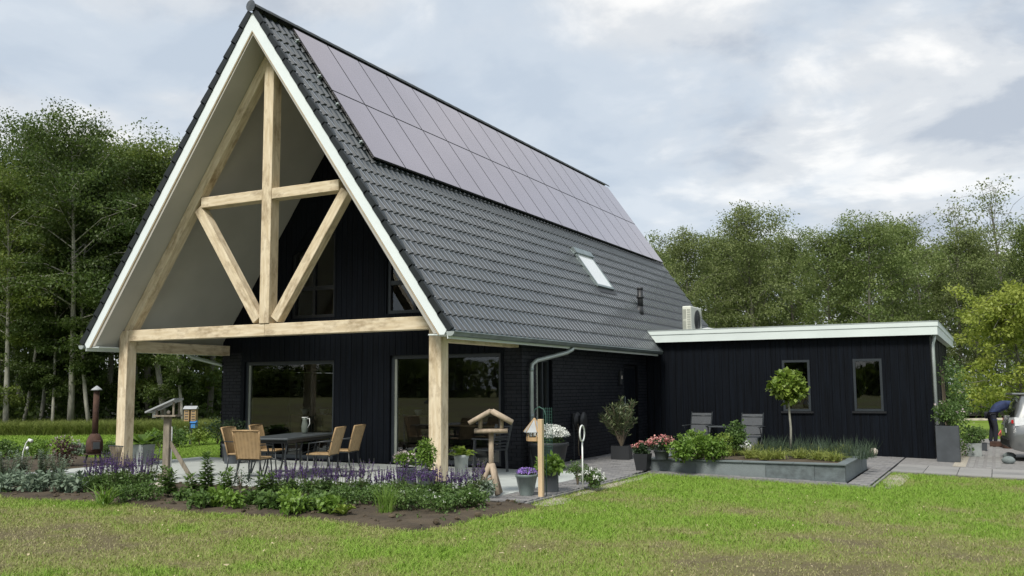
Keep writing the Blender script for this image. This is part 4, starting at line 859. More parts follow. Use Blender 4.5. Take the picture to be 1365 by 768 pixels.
# ------------------------------------------------------------------ flower bed
def salvia(label, loc, h, n=26, r_=.20, group='purple salvia clumps in the flower bed', spike='flower_violet'):
    t = thing('salvia_plant', label, 'plant', loc, rng.uniform(0,6), group); c = ell(30, r_*1.05, r_*1.05, h*.24)+np.array([0,0,h*.25]); c[:,2] = np.maximum(c[:,2], .02)
    V, Fq, T = cloud(c, np.full(30,.075), 24, .055, rng, .8, .4, .45); link('foliage', np_mesh('foliage', V, Fq, 'leaf_mid', T), t); ps = []; mb = MB()
    for i in range(n):
        a, q = rng.uniform(0,6.28), r_*rng.random()**.5; b = np.array([q*math.cos(a)*.6, q*math.sin(a)*.6, h*.25]); tip = np.array([q*math.cos(a)*1.0, q*math.sin(a)*1.0, h*rng.uniform(.74,1.25)]); mb.tube([b,tip],[.004,.002],3,False)
        m = 34; s_ = rng.random(m)**.8*1.15; p = tip*(1-s_[:,None]*.42)+b*(s_[:,None]*.42); d = rdir(m); d[:,2] = np.abs(d[:,2])*.6; ln = .010+.012*s_; V, Fq = leaf_arrays(p, d, rdir(m), ln, ln*.9); ps.append((V, Fq, np.repeat(rng.random(m),4)))
    link('flower_spikes', np_mesh('flower_spikes', *cat_meshes(ps)[:2], spike, cat_meshes(ps)[2]), t, 'stuff'); mb.build('stems', 'stem', t); return t
def herb(name, label, loc, h, n, leafm='leaf_mid', leaf=.09, spread=.12, group=None, lw=.36):
    t = thing(name, label, 'plant', loc, 0, group); ps = []; mb = MB()
    for i in range(n):
        a, q = rng.uniform(0,6.28), spread*rng.random()**.5; hh = h*rng.uniform(.7,1.05); b = np.array([q*math.cos(a)*.5,q*math.sin(a)*.5,0]); tp_ = np.array([q*math.cos(a)*1.6,q*math.sin(a)*1.6,hh]); mb.tube([b,(b+tp_)/2,tp_],[.006,.005,.003],4,False)
        m = int(hh/.011); s_ = np.linspace(.08,1,m); p = b+(tp_-b)*s_[:,None]; az = np.arange(m)*2.4+rng.uniform(0,6); d = np.stack([np.cos(az),np.sin(az),np.where(s_>.85,.9,.25)*np.ones(m)],-1); ln = leaf*(1.15-.6*s_)*rng.uniform(.8,1.2,m); V, Fq = leaf_arrays(p, d, np.tile([0,0,1.],(m,1))+rng.normal(0,.2,(m,3)), ln, ln*lw, .3); ps.append((V, Fq, np.repeat(np.clip(s_*.6+rng.random(m)*.4,0,1),4)))
    V, Fq, T = cat_meshes(ps); link('foliage', np_mesh('foliage', V, Fq, leafm, T), t); mb.build('stems', 'stem', t); return t
def rosette(name, label, loc, r_, h, n=34, leafm='leaf_fresh', lw=.5, group=None, cat='plant'):
    t = thing(name, label, cat, loc, rng.uniform(0,6), group); Vs = []
    az = rng.uniform(0,6.28,n); el = rng.uniform(.25,1.3,n); ln = r_*rng.uniform(.75,1.25,n); d = np.stack([np.cos(az)*np.cos(el),np.sin(az)*np.cos(el),np.sin(el)*h/r_],-1); dh = np.stack([np.cos(az),np.sin(az),0*az],-1); sd_ = np.stack([-np.sin(az),np.cos(az),0*az],-1)
    p0 = rng.normal(0,.02,(n,3))*np.array([1,1,0]); pts = [p0+dh*0, p0+d*ln[:,None]*.5, p0+d*ln[:,None]*.85+dh*ln[:,None]*.12, p0+d*ln[:,None]*.95+dh*ln[:,None]*.34-np.array([0,0,1])*(ln*.12)[:,None]]; ws = [.05,.45,.42,.03]; V = []
    for p, w_ in zip(pts, ws): V += [p-sd_*(ln*lw*w_)[:,None]+np.array([0,0,.012]), p-np.array([0,0,.006]), p+sd_*(ln*lw*w_)[:,None]+np.array([0,0,.012])]
    V = np.stack(V,1).reshape(-1,3); i = np.arange(n)[:,None]*12; Fq = np.concatenate([i+np.array([[3*k+j,3*k+j+1,3*k+j+4,3*k+j+3]]) for k in range(3) for j in range(2)],0)
    link('leaves', np_mesh('leaves', V, Fq, leafm, np.repeat(rng.random(n),12), True), t); return t
def tuft(name, label, loc, h, n=120, leafm='leaf_grassy', wd=.008, lean=.4, group=None, spread=.05, bend=.35):
    t = thing(name, label, 'grass', loc, 0, group); b = rng.normal(0,spread,(n,3)); b[:,2] = 0; d = np.stack([rng.normal(0,lean,n),rng.normal(0,lean,n),np.ones(n)],-1); V, Ft = blades(b, d, h*rng.uniform(.6,1.1,n), np.full(n,wd), bend*rng.random(n)); link('blades', np_mesh('blades', V, Ft, leafm, np.repeat(rng.random(n),5)), t); return t
for i, px in enumerate((124,139,153,168,183,197)): salvia(f'purple salvia in the left group by the oak post, {ORD[i]} from the left', G(px,654-(i%2)*5), .46+.05*(i%3), 24)
for i, px in enumerate((372,392,413,436,458,482,507,530,556,582,606,632)): salvia(f'purple salvia in the long row before the terrace, {ORD[i]} from the left', G(px,661+i*.6-(i%2)*4), .40+.06*((i*7)%3)/2, 24)
for i, (px, py) in enumerate(((-40,650),(2,655),(24,646),(46,655),(70,648),(92,656),(114,650))): bush('grey_leaved_perennial', f'grey-green broad-leaved perennial at the bed\'s left end, {ORD[i]} from the left', G(px,py), .25, .13, 'leaf_grey', .095, 30, 13, group='grey-green perennials at the left of the bed', z0=0, lw=.5, stems=4, clr=.34)
for i, (px, py, h) in enumerate(((8,640,.5),(30,632,.45),(58,636,.5),(-25,634,.5),(80,632,.35))): herb('grey_leaved_herb', f'tall blue-green herb behind the grey perennials, {ORD[i]} planted', G(px,py), h, 12, 'leaf_grey', .08, .16, 'blue-green herbs at the left of the bed', .45)
for px, py, h, n, lab in ((225,662,.44,5,'leafy upright perennial beside the left bird feeder post'),(259,664,.40,4,'leafy upright perennial left of the tallest one'),(278,664,.70,3,'tallest leafy perennial stem before the terrace'),(297,665,.48,4,'leafy upright perennial right of the tallest one'),(352,662,.34,7,'dark leafy perennial in front of the near rattan chair')): herb('upright_perennial', lab, G(px,py), h, n, 'leaf_mid', .15, .09, 'upright leafy perennials before the terrace', .42)
bush('airy_perennial', 'airy fine-twigged perennial before the left rattan chair', G(321,664), .20, .24, 'leaf_dark', .028, 40, 9, stems=22, clr=.4)
for i, (px, py) in enumerate(((246,668),(268,676),(292,674),(312,678),(338,672),(362,678),(384,670),(392,684),(412,680),(428,672),(440,684))): bush('broad_leaved_perennial', f'broad fresh-green leaved perennial along the bed front, {ORD[i]} from the left', G(px,py), .17+.03*(i%3), .075+.016*((i*5)%4), ('leaf_mid','leaf_fresh','leaf_fresh','leaf_mid')[(i*3)%4], .062+.012*(i%3), 26, 13, group='broad-leaved perennials along the bed front', z0=0, lw=.62, stems=3, clr=.36)
for i, (px, py) in enumerate(((165,668),(196,667),(462,674),(490,672),(536,680),(560,676),(585,682),(610,678),(632,676),(508,668))): bush('ground_cover_plant', f'low dark green small-leaved clump in front of the salvias, {ORD[i]} from the left' if i not in (9,) else 'low dark green clump behind the bright grass tuft', G(px,py), .26, .13, 'leaf_mid', .038, 46, 20, group='small-leaved clumps in front of the salvias', z0=0, flower='flower_white' if i > 3 else None, nfl=5, fs=.012, stems=3)
tuft('grass_tuft', 'bright green upright grass tuft at the bed front', G(515,683), .42, 150, 'leaf_fresh', .007, .28, spread=.05, bend=.2)
tuft('daylily', 'bright green strappy daylily in front of the left salvias', G(140,671), .34, 60, 'leaf_fresh', .018, .5, spread=.05)
rosette('young_plant', 'small lime-green young plant on bare soil at the bed front', G(457,686), .13, .13, 14, 'leaf_lime', .5)
bush('cream_shrub_rose', 'bush with grey leaves at the right end of the bed', G(650,664), .15, .15, 'leaf_grey', .04, 26, 16)
bush('purple_leaved_shrub', 'purple-leaved shrub left of the rusty stove', G(85,622), .33, .34, 'leaf_purple', .075, 46, 14, stems=14, clr=.34, lw=.4, flower='flower_pale', nfl=18, fs=.02)
for px, py, rx, rz_, m_, lab in ((47,612,.36,.26,'leaf_fresh','fresh green shrub left of the purple-leaved shrub'),(8,612,.4,.22,'leaf_mid','mid green shrub at the left photo edge'),(150,610,.3,.2,'leaf_mid','green shrub between the stove and the left oak post'),(236,596,.5,.34,'leaf_mid','green shrub behind the left bird feeder'),(266,593,.4,.26,'leaf_lime','lime-green shrub at the foot of the insect hotel post'),(290,592,.42,.42,'leaf_dark','dark shrub beside the left corner of the house'),(212,597,.4,.3,'leaf_fresh','pale fresh shrub behind the zinc tub'),(105,606,.3,.16,'leaf_grey','grey-leaved shrub below the stove')): bush('garden_shrub', lab, G(px,py), rx, rz_, m_, .06, 46, 22, z0=0)
# seedlings and fallen leaves over the bed
n = 900; x_ = rng.uniform(-9,6.5,n); y_ = rng.uniform(-3.7,-1.2,n); ok = in_bed(x_, y_)&in_bed(x_, y_-.12); c = np.stack([x_[ok], y_[ok], np.full(ok.sum(), .03)],-1)
V, Fq, T = cloud(c[:240], np.full(240,.05), 7, .035, rng, .5); tag(link('seedlings', np_mesh('seedlings', V, Fq, 'leaf_mid', T)), 'tiny seedlings dotted over the bed soil', 'seedlings', kind='stuff')
mb = MB()
for x, y, z in c[240:]:
    s_ = random.uniform(.012,.05); mb.ball((x, y, .005), s_, 6, 4, .3, (1,1,.6), random.random())
tag(mb.build('soil_clods', 'soil'), 'crumbled clods on the bed soil', 'soil', kind='stuff')

# ------------------------------------------------------------------ raised stone bed
rbx0, rbx1, rby0, rby1, rtop = 6.34, 9.93, 4.36, 7.42, .225
rb = thing('raised_bed', 'raised stone-walled planting bed with flat coping on the lawn edge', 'planter', (0,0,0))
def stones(mb_list, p, d, ln, z0f):
    s_ = 0.0
    while s_ < ln-.02:
        w = min(random.uniform(.8,1.5), ln-s_); 
        if ln-s_-w < .4: w = ln-s_
        mb_list.append((s_, s_+w)); s_ += w
for (p, d, nn, ln) in (((rbx0,rby0),(1,0),(0,-1),rbx1-rbx0),((rbx1,rby0),(0,1),(1,0),rby1-rby0),((rbx0,rby0),(0,1),(-1,0),rby1-rby0)):
    ss = []; stones(ss, p, d, ln, 0)
    for a, b in ss:
        o = random.uniform(-.006,.004); q = .11; mb = MB()
        lo = (p[0]+d[0]*(a+.001), p[1]+d[1]*(a+.001)); hi = (p[0]+d[0]*(b-.001), p[1]+d[1]*(b-.001))
        xs_ = sorted((lo[0]+nn[0]*o, hi[0]+nn[0]*o)) if d[0] else sorted((lo[0]-nn[0]*q, lo[0]+nn[0]*o)); ys_ = sorted((lo[1]-nn[1]*q, lo[1]+nn[1]*o)) if d[0] else sorted((lo[1], hi[1]))
        if not d[0]: ys_ = [max(ys_[0], rby0+.115), ys_[1]]
        mb.cbox((xs_[0],ys_[0],-.13),(xs_[1],ys_[1],rtop-.034), .003, random.random()*.6+.2); mb.build('wall_stone', 'stone_wall', rb)
nb = 4
for i in range(nb): w = (rbx1-rbx0+.06)/nb; MB().cbox((rbx0-.03+i*w+.002,rby0-.035,rtop-.032),(rbx0-.03+(i+1)*w-.002,rby0+.15,rtop),.006).build('coping_stone', 'stone_cap', rb)
for xx in (rbx0-.03, rbx1-.15):
    for i in range(3): w = (rby1-rby0-.15)/3; MB().cbox((xx,rby0+.152+i*w,rtop-.032),(xx+.18,rby0+.148+(i+1)*w,rtop),.006).build('coping_stone', 'stone_cap', rb)
MB().cbox((rbx0+.15,rby1-.18,rtop-.032),(rbx1-.15,rby1,rtop),.006).build('coping_stone', 'stone_cap', rb); MB().box((rbx0+.1,rby1-.1,-.13),(rbx1-.1,rby1,rtop-.034)).build('wall_stone', 'stone_wall', rb)
so = MB()
gx_ = np.linspace(rbx0+.1,rbx1-.1,40); gy_ = np.linspace(rby0+.1,rby1-.1,32); Xs, Ys = np.meshgrid(gx_, gy_); Zs = rtop-.045+.05*(fbm(Xs*4,Ys*4,8)-.3); ii = (np.arange(31)[:,None]*40+np.arange(39)[None,:]).ravel(); V = np.stack([Xs,Ys,Zs],-1).reshape(-1,3)
link('soil', np_mesh('soil', V, np.stack([ii,ii+1,ii+41,ii+40],-1), 'soil', np.clip(fbm(V[:,0]*3,V[:,1]*3,2)*1.4-.2,0,1), True), rb)
SZ0 = rtop-.02
def inbed(px, py): P = CAM+ray(px,py)*((rtop-CAM[2])/ray(px,py)[2]); return np.array([P[0], P[1], SZ0])
for px, dpt, rx, rz_, m_, lab in ((905,17.6,.30,.26,'leaf_fresh','lush bright green shrub at the left end of the raised bed'),(926,17.9,.32,.30,'leaf_fresh','second lush bright green shrub in the raised bed, in front of the left lounge chair'),(944,17.7,.28,.28,'leaf_fresh','third bright green shrub in the raised bed'),(957,17.9,.26,.27,'leaf_lime','yellowish-green twiggy shrub right of the lush shrubs in the raised bed'),(975,19.2,.28,.36,'leaf_mid','darker leafy shrub before the right lounge chair')):
    P = tpos(px, dpt); P[2] = SZ0; bush('shrub', lab, P, rx, rz_, m_, .06 if m_ != 'leaf_lime' else .04, 60, 26, z0=0, group='shrubs in the raised bed')
i = 0
for px, py in ((968,606),(985,604),(1002,609),(1010,601),(1028,604),(1037,610),(1052,603),(1066,609),(1078,603),(1090,611),(1103,606),(1112,613),(1122,603),(1020,611)):
    P = inbed(px, py); tuft('variegated_sedge', f'yellow-green arching sedge tuft in the raised bed, {ORD[i]} planted', P, .27, 210, 'leaf_grassy', .010, .75, 'yellow-green sedges in the raised bed', .06, .7); i += 1
i = 0
for px in range(1006,1150,11):
    P = tpos(px, 19.0+.5*(i%2)-(px-1006)*.008); P[2] = SZ0; tuft('blue_green_grass', f'dark upright spiky grass at the back of the raised bed, {ORD[i]} from the left', P, .36+.05*(i%3), 80, 'leaf_bluegrass', .009, .25, 'dark spiky grasses at the back of the raised bed', .07, .12); i += 1
def rock(name, label, P, r_, m_, sc=(1,1,.85)): o = MB().ball((0,0,r_*sc[2]*.9), r_, 14, 9, .06, sc).build(name, m_, None, True); o.location = tuple(float(a) for a in P); return tag(o, label, 'stone')
P = tpos(1154,18.75); P[2] = rtop; rock('boulder', 'pale round stone on the far right corner of the raised bed', P, .085, 'stone_light'); P = tpos(1145,18.9); P[2] = rtop-.01; rock('boulder', 'small grey stone left of the pale round stone', P, .055, 'stone_grey'); P = tpos(1134,18.6); P[2] = SZ0; rock('boulder', 'greenish stone among the grasses at the bed corner', P, .085, 'stone_green')
P = inbed(993,603); rock('boulder', 'white jagged rock between the sedges in the raised bed', P, .13, 'white_plastic', (1.1,.7,1.1)); P = inbed(972,601); rock('boulder', 'flat pale stone between shrubs and sedges', P, .10, 'stone_light', (1.5,1,.4))
# ball-headed standard tree
P = tpos(1046, 18.9); P[2] = SZ0; t = thing('standard_tree', 'small ball-headed tree on a thin straight stem in the raised bed', 'tree', P)
zc = 1.6-(521-519)*18.9/F_PX-SZ0; MB().tube([(0,0,0),(.015,0,zc*.4),(-.01,.01,zc*.75),(0,0,zc)],[.026,.022,.019,.012],8).build('trunk', 'bark_pale', t, True)
c = ell(64,.33,.33,.28,rng,.3)+np.array([0,0,zc]); V, Fq, T = cloud(c, np.full(64,.09), 13, .115, rng, .8, .6, .85); link('crown', np_mesh('crown', V, Fq, 'leaf_lime', T), t)

# ------------------------------------------------------------------ terrace furniture
dt = thing('dining_table', 'long dark outdoor dining table under the oak gable', 'table', (.64,.62,0), R(15)); dt.scale = (.87,.88,1)
MB().cbox((-.5,-1.2,.705),(.5,1.2,.74),.012).build('table_top', 'table_dark', dt)
for x0, x1, y0, y1 in ((-.44,-.40,-1.1,1.1),(.40,.44,-1.1,1.1),(-.40,.40,-1.1,-1.06),(-.40,.40,1.06,1.1)): MB().box((x0,y0,.645),(x1,y1,.704)).build('apron', 'metal_dark', dt)
for sx_ in (-1,1):
    for sy_ in (-1,-.33,.33,1): MB().tube([(sx_*.41,sy_*1.05,.64),(sx_*.36,sy_*1.02,.45),(sx_*.38,sy_*1.03,.2),(sx_*.44,sy_*1.06,0)],.02,8).build('leg', 'metal_dark', dt, True)
for sy_ in (-1,1): MB().tube([(-.37,sy_*1.02,.32),(0,sy_*1.0,.40),(.37,sy_*1.02,.32)],.012,6).build('stretcher', 'metal_dark', dt, True)
def rattan_chair():
    t = thing('rattan_chair', 'x', 'chair', (0,0,0), 0, 'rattan dining chairs on the terrace'); mb = MB(); nw, nh = 14, 12; v = []
    for j in range(nh+1):
        q = j/nh; z = .43+.47*q; y = -.22-.10*q-.03*q*q; hw = .215+.03*q
        for i in range(nw+1): u = i/nw*2-1; v.append((u*hw, y+.035*(u*u)-.02, z))
    fcs = [(j*(nw+1)+i, j*(nw+1)+i+1, (j+1)*(nw+1)+i+1, (j+1)*(nw+1)+i) for j in range(nh) for i in range(nw)]; o_ = len(v); v2 = [(x,y+.022,z) for x,y,z in v]
    mb.poly(v+v2, [tuple(reversed(f)) for f in fcs]+[tuple(k+o_ for k in f) for f in fcs])
    for k, f in enumerate(range(len(v)*2)): mb.t[f] = ((f % (nw+1)) % 2)*.8
    b = mb.build('backrest', 'rattan', t); 
    fr = MB()
    L_ = lambda s_: [(s_*(.215+.03*q), -.205-.10*q-.03*q*q, .41+.49*q) for q in (0,.25,.5,.75,1)]
    for s_ in (-1,1): fr.tube(L_(s_),.016,6)
    fr.tube([(-.245,-.335,.90),(0,-.365,.905),(.245,-.335,.90)],.018,6); fr.build('back_frame', 'rattan', t, True)
    MB().cbox((-.225,-.215,.415),(.225,.23,.445),.012).build('seat', 'rattan', t); MB().cbox((-.215,-.205,.395),(.215,.222,.414),.004).build('seat_frame', 'metal_dark', t)
    for s_ in (-1,1):
        MB().tube([(s_*.20,.20,.41),(s_*.215,.215,.2),(s_*.235,.25,0)],.013,6).build('leg', 'metal_dark', t, True); MB().tube([(s_*.20,-.20,.41),(s_*.21,-.215,.2),(s_*.23,-.28,0)],.013,6).build('leg', 'metal_dark', t, True)
        MB().tube([(s_*.235,-.275,.66),(s_*.265,-.05,.655),(s_*.26,.16,.63),(s_*.225,.19,.43)],.011,6).build('armrest', 'metal_dark', t, True)
    return t
rc = rattan_chair()
for k, (x, y, a, lab) in enumerate(((1.0,-.74,15,'rattan chair at the near end of the dark table, back towards the viewer'),(.08,-.02,-75,'rattan chair on the far left side of the table, hidden behind the near one'),(-.15,.94,-75,'rattan chair on the left side of the table at its far half'),(1.46,.52,107,'rattan chair on the right side of the table, nearer one'),(1.23,1.42,103,'rattan chair on the right side of the table nearest the black wall'))):
    o = rc if k == 0 else copy_tree(rc); o.location = (x, y, 0); o.rotation_euler = (0,0,R(a)); o['label'] = lab
P = G(421,583,.74); jg = thing('pitcher', 'tall grey pitcher with pale rim on the dining table', 'pitcher', (.42,1.25,.741)); jg.scale = (.8,.8,.85); MB().lathe([(.055,0),(.075,.03),(.085,.14),(.07,.24),(.055,.30),(.07,.36)],16).build('body', 'pitcher_glaze', jg, True); MB().tube([(.06,0,.33),(.14,0,.34),(.15,0,.22),(.085,0,.13)],.008,6).build('handle', 'white_plastic', jg, True); MB().lathe([(.068,.355),(.078,.358),(.078,.368),(.06,.37)],16,cap=False).build('rim', 'white_plastic', jg, True)
pc = thing('stacking_chair', 'dark grey armchair in front of the right patio window', 'chair', (3.72,2.72,0), R(75))
for sx_ in (-1,1):
    for sy_ in (-1,1): MB().bar((sx_*.23,sy_*.22,0),(sx_*.22,sy_*.20,.62 if sy_ > 0 else .44),.045,.03,up=(0,1,0)).build('leg', 'plastic_dark', pc)
    MB().cbox((sx_*.25-.03,-.24,.62),(sx_*.25+.03,.24,.645),.008).build('armrest', 'plastic_dark', pc)
MB().cbox((-.22,-.22,.41),(.22,.24,.44),.01).build('seat', 'plastic_dark', pc)
bk = MB().bar((-.21,-.22,.42),(-.21,-.36,.92),.04,.03).bar((.21,-.22,.42),(.21,-.36,.92),.04,.03); bk.build('back_frame', 'plastic_dark', pc)
for k in range(7): q = .15+k*.125; MB().bar((-.19,-.22-.14*q,.42+.5*q),(.19,-.22-.14*q,.42+.5*q),.045,.012,up=(0,-.3,1)).build('back_slat', 'plastic_dark', pc)
# lounge chairs and side table before the annex
def lounge(lab, px, Y):
    X0 = PY(px,575,Y)[0]; t = thing('lounge_chair', lab, 'chair', (X0,Y,gz(X0)), 0, 'mesh lounge chairs at the annex wall'); hw = .25
    MB().poly([(-hw,.22,.36),(hw,.22,.36),(hw,.42,.92),(-hw,.42,.92),(-hw,.235,.355),(hw,.235,.355),(hw,.435,.915),(-hw,.435,.915)], [(0,1,2,3),(7,6,5,4),(0,4,5,1),(1,5,6,2),(2,6,7,3),(3,7,4,0)]).build('backrest', 'mesh_fabric', t)
    MB().cbox((-hw,-.28,.37),(hw,.22,.385),.004).build('seat', 'mesh_fabric', t); MB().poly([(-hw,-.29,.37),(hw,-.29,.37),(hw,-.42,.10),(-hw,-.42,.10),(-hw,-.275,.365),(hw,-.275,.365),(hw,-.405,.095),(-hw,-.405,.095)], [(0,3,2,1),(4,5,6,7),(0,1,5,4),(1,2,6,5),(2,3,7,6),(3,0,4,7)]).build('leg_rest', 'mesh_fabric', t)
    for s_ in (-1,1):
        MB().tube([(s_*(hw+.015),.45,.95),(s_*(hw+.015),.22,.36),(s_*(hw+.015),-.29,.37),(s_*(hw+.015),-.43,.09)],.014,6).build('frame', 'metal_dark', t, True)
        MB().tube([(s_*(hw+.05),.36,0),(s_*(hw+.05),.0,.38),(s_*(hw+.05),-.16,.60)],.013,6).build('leg', 'metal_dark', t, True); MB().tube([(s_*(hw+.05),-.34,0),(s_*(hw+.05),.05,.40),(s_*(hw+.05),.30,.60)],.013,6).build('leg', 'metal_dark', t, True); MB().cbox((s_*(hw+.05)-.03,-.26,.605),(s_*(hw+.05)+.03,.34,.63),.008).build('armrest', 'metal_dark', t)
    mb = MB()
    for k in range(3): q = .12+.38*k; mb.tube([(-hw,.215+.2*q,.36+.56*q),(hw,.215+.2*q,.36+.56*q)],.011,6)
    mb.build('crossbar', 'metal_dark', t, True)
lounge('dark mesh lounge chair behind the lush shrubs, nearer the house', 930, 10.15); lounge('dark mesh lounge chair behind the raised bed beside the thin tree', 998.5, 10.05)
X0 = PY(965,575,10.2)[0]; st = thing('side_table', 'low dark side table between the two lounge chairs', 'table', (X0,10.2,gz(X0))); MB().cbox((-.38,-.25,.58),(.38,.25,.61),.008).build('table_top', 'table_dark', st)
for sx_ in (-1,1):
    for sy_ in (-1,1): MB().bar((sx_*.34,sy_*.21,0),(sx_*.34,sy_*.21,.58),.03,.03).build('leg', 'metal_dark', st)

# ------------------------------------------------------------------ pots and plants
def pot(name, label, loc, rt, rb_, h, m_='pot_grey', cat='plant pot', square=False, group=None, rz=0.0):
    t = thing(name, label, cat, loc, rz, group); mb = MB()
    if square:
        w, b = rt, rb_; P = lambda s_, z: [(-s_,-s_,z),(s_,-s_,z),(s_,s_,z),(-s_,s_,z)]; v = P(b,0)+P(w,h)+P(w-.02,h)+P(w-.025,h-.05)
        mb.poly(v, [(3,2,1,0)]+[(a+4*k,(a+1)%4+4*k,(a+1)%4+4*k+4,a+4*k+4) for k in range(3) for a in range(4)]+[]); mb.build('pot_body', m_, t); MB().poly(P(w-.026,h-.048), [(0,1,2,3)]).build('potting_soil', 'soil', t)
    else:
        mb.lathe([(rb_*.96,0),(rb_,.012),(rt*.97,h*.86),(rt*1.04,h*.87),(rt*1.05,h*.985),(rt*1.02,h),(rt*.95,h),(rt*.93,h*.88)],26,cap=False); mb.lathe([(.001,.004),(rb_*.95,.004)],26,cap=False); mb.build('pot_body', m_, t, True); MB().lathe([(.001,h*.90),(rt*.935,h*.89)],20,cap=False).build('potting_soil', 'soil', t)
    return t
def up(P, z): return np.array([P[0],P[1],P[2]+z])
P = G(541,648); pot('plant_pot', 'round grey plastic pot of pale flowers left of the right oak post', P, .165, .135, .30); bush('potted_geranium', 'bushy plant with faded pale pink flower heads in the left grey pot', up(P,.28), .19, .15, 'leaf_fresh', .045, 40, 24, z0=0, flower='flower_pale', nfl=16, fs=.03)
P = G(568,652); pot('plant_pot', 'round grey plastic pot close before the right oak post', P, .155, .13, .29); bush('potted_perennial', 'tall fresh green leafy plant in the pot before the oak post', up(P,.27), .15, .29, 'leaf_fresh', .06, 54, 20, z0=0, lw=.4, stems=10)
P = np.array([4.02,1.12,0.0]); pot('zinc_pot', 'tall narrow pale zinc pot behind the right oak post', P, .125, .10, .44, 'pot_zinc'); rosette('hosta', 'light green hosta in the pale zinc pot', up(P,.40), .22, .20, 26, 'leaf_lime', .5)
P = G(702,660); t = pot('glazed_pot', 'blue-grey glazed round pot on the dark pavers', P, .165, .105, .31, 'pot_glaze'); bush('violets', 'cushion of violet pansies in the glazed pot', up(P,.27), .15, .06, 'leaf_mid', .035, 26, 14, z0=0, flower='flower_purple', nfl=70, fs=.022)
P = G(734,655); pot('square_planter', 'dark square planter with bright green leaves behind the wooden stake', P, .115, .115, .30, 'pot_anthracite', square=True, rz=R(20)); bush('potted_greens', 'bright green leafy plant in the dark square planter', up(P,.27), .24, .13, 'leaf_fresh', .09, 34, 14, z0=0, lw=.55)
P = np.array([4.58,3.50,0.0]); pot("large_round_pot", "large black round pot at the house corner", P, .38, .28, .54, 'pot_black'); bush('white_flowering_plant', 'dome of dense white flowers in the large black pot', up(P,.46), .38, .20, 'leaf_mid', .04, 60, 16, z0=0, flower='flower_white', nfl=520, fs=.032)
P = G(829,612); pot('square_planter', 'black square planter by the brick wall', P, .20, .20, .30, 'pot_black', square=True, rz=R(8))
ol = thing('oleander', 'many-stemmed narrow-leaved shrub in the black square planter', 'plant', up(P,.25)); mb = MB(); ps = []
for i in range(34):
    a = rng.uniform(0,6.28); q = rng.random()**.6; e = np.array([math.cos(a)*.58*q, math.sin(a)*.5*q, .98-.35*q*q+rng.uniform(-.18,.12)]); m_ = e*np.array([.35,.35,.5]); mb.tube([(0,0,0),m_,e],[.010,.008,.004],4,False); mm = 46; s_ = .35+.65*rng.random(mm)**.7; p = (1-s_[:,None])**2*0+2*s_[:,None]*(1-s_[:,None])*m_+s_[:,None]**2*e; az = rng.uniform(0,6.28,mm); d = np.stack([np.cos(az)*.8,np.sin(az)*.8,rng.uniform(.1,1.1,mm)],-1); ln = rng.uniform(.08,.15,mm); V, Fq = leaf_arrays(p, d, rdir(mm), ln, ln*.22); ps.append((V,Fq,np.repeat(rng.random(mm),4)))
V, Fq, T = cat_meshes(ps); link('foliage', np_mesh('foliage', V, Fq, 'leaf_oleander', T), ol); mb.build('stems', 'twig', ol)
P = G(857,627); pot('tall_tapered_pot', 'tall tapered black pot against the left end of the raised bed', P, .145, .10, .32, 'pot_black', square=True); bush('trailing_begonia', 'trailing plant with dull pink flowers in the tapered pot', up(P,.28), .20, .14, 'leaf_dark', .05, 36, 18, z0=0, flower='flower_pink', nfl=16, fs=.03)
P = tpos(877,18.0); P[2] = rtop; pot('bowl_pot', 'dark bowl pot on the coping of the raised bed', P, .15, .12, .17, 'pot_anthracite'); bush('begonia', 'dense red and pale pink flowers in the bowl pot', up(P,.15), .27, .14, 'leaf_dark', .05, 44, 16, z0=0, flower='flower_pink', nfl=60, fs=.034)
P = np.array([-2.45,2.3,0.0]); pot('plant_pot', 'dark grey round tub at the left corner of the black gable wall', P, .21, .17, .42, 'pot_grey'); bush('potted_shrub', 'loose dark green shrub in the tub by the left wall', up(P,.4), .32, .32, 'leaf_dark', .045, 46, 22, z0=0, stems=12)
P = np.array([-2.95,2.75,0.0]); pot('plant_pot', 'black round tub behind the dark grey tub', P, .2, .16, .40, 'pot_black'); bush('potted_shrub', 'dark shrub in the black tub behind', up(P,.38), .25, .2, 'leaf_dark', .045, 26, 22, z0=0)
P = tpos(199,20.6); P[2] = 0; pot('zinc_tub', 'square grey zinc tub behind the left oak post', P, .17, .14, .42, 'pot_zinc', square=True); rosette('leafy_plant', 'large-leaved green plant in the zinc tub', up(P,.38), .38, .36, 30, 'leaf_fresh', .5)
P = G(790,651); bush('cream_flowering_bush', 'small bush with cream and white blooms at the lawn edge', P, .21, .16, 'leaf_mid', .045, 50, 18, z0=0, flower='flower_white', nfl=40, fs=.022)
P = G(770,646); bush('fennel_plant', 'feathery green plant behind the cream flowering bush', P, .20, .15, 'leaf_mid', .03, 34, 22, z0=.1)
P = np.array([11.33,10.42,gz(11.3)]); pot('tall_planter', 'tall square anthracite planter at the annex corner', P, .235, .235, .80, 'pot_anthracite', square=True); bush('planter_shrub', 'glossy green shrub in the tall anthracite planter', up(P,.74), .34, .32, 'leaf_mid', .055, 60, 22, z0=0, flower='flower_pale', nfl=8, fs=.03)
P = np.array([11.32,12.2,gz(11.3)]); cl = thing('climbing_plant', 'green climber reaching up the annex side wall', 'plant', P); c = np.stack([rng.uniform(-.14,.22,90), rng.uniform(-1.0,1.6,90), 2.35*rng.random(90)**.8],-1); c[:,0] += .25*(1-c[:,2]/2.4); V, Fq, T = cloud(c, np.full(90,.17), 22, .065, rng, .9, .3); link('foliage', np_mesh('foliage', V, Fq, 'leaf_mid', T), cl); mb = MB()
for k in range(5): mb.tube([(0,-.4+k*.25,0),(-.1,-.5+k*.3,1.0),(-.12,-.6+k*.35,2.1)],[.012,.009,.004],5,False)
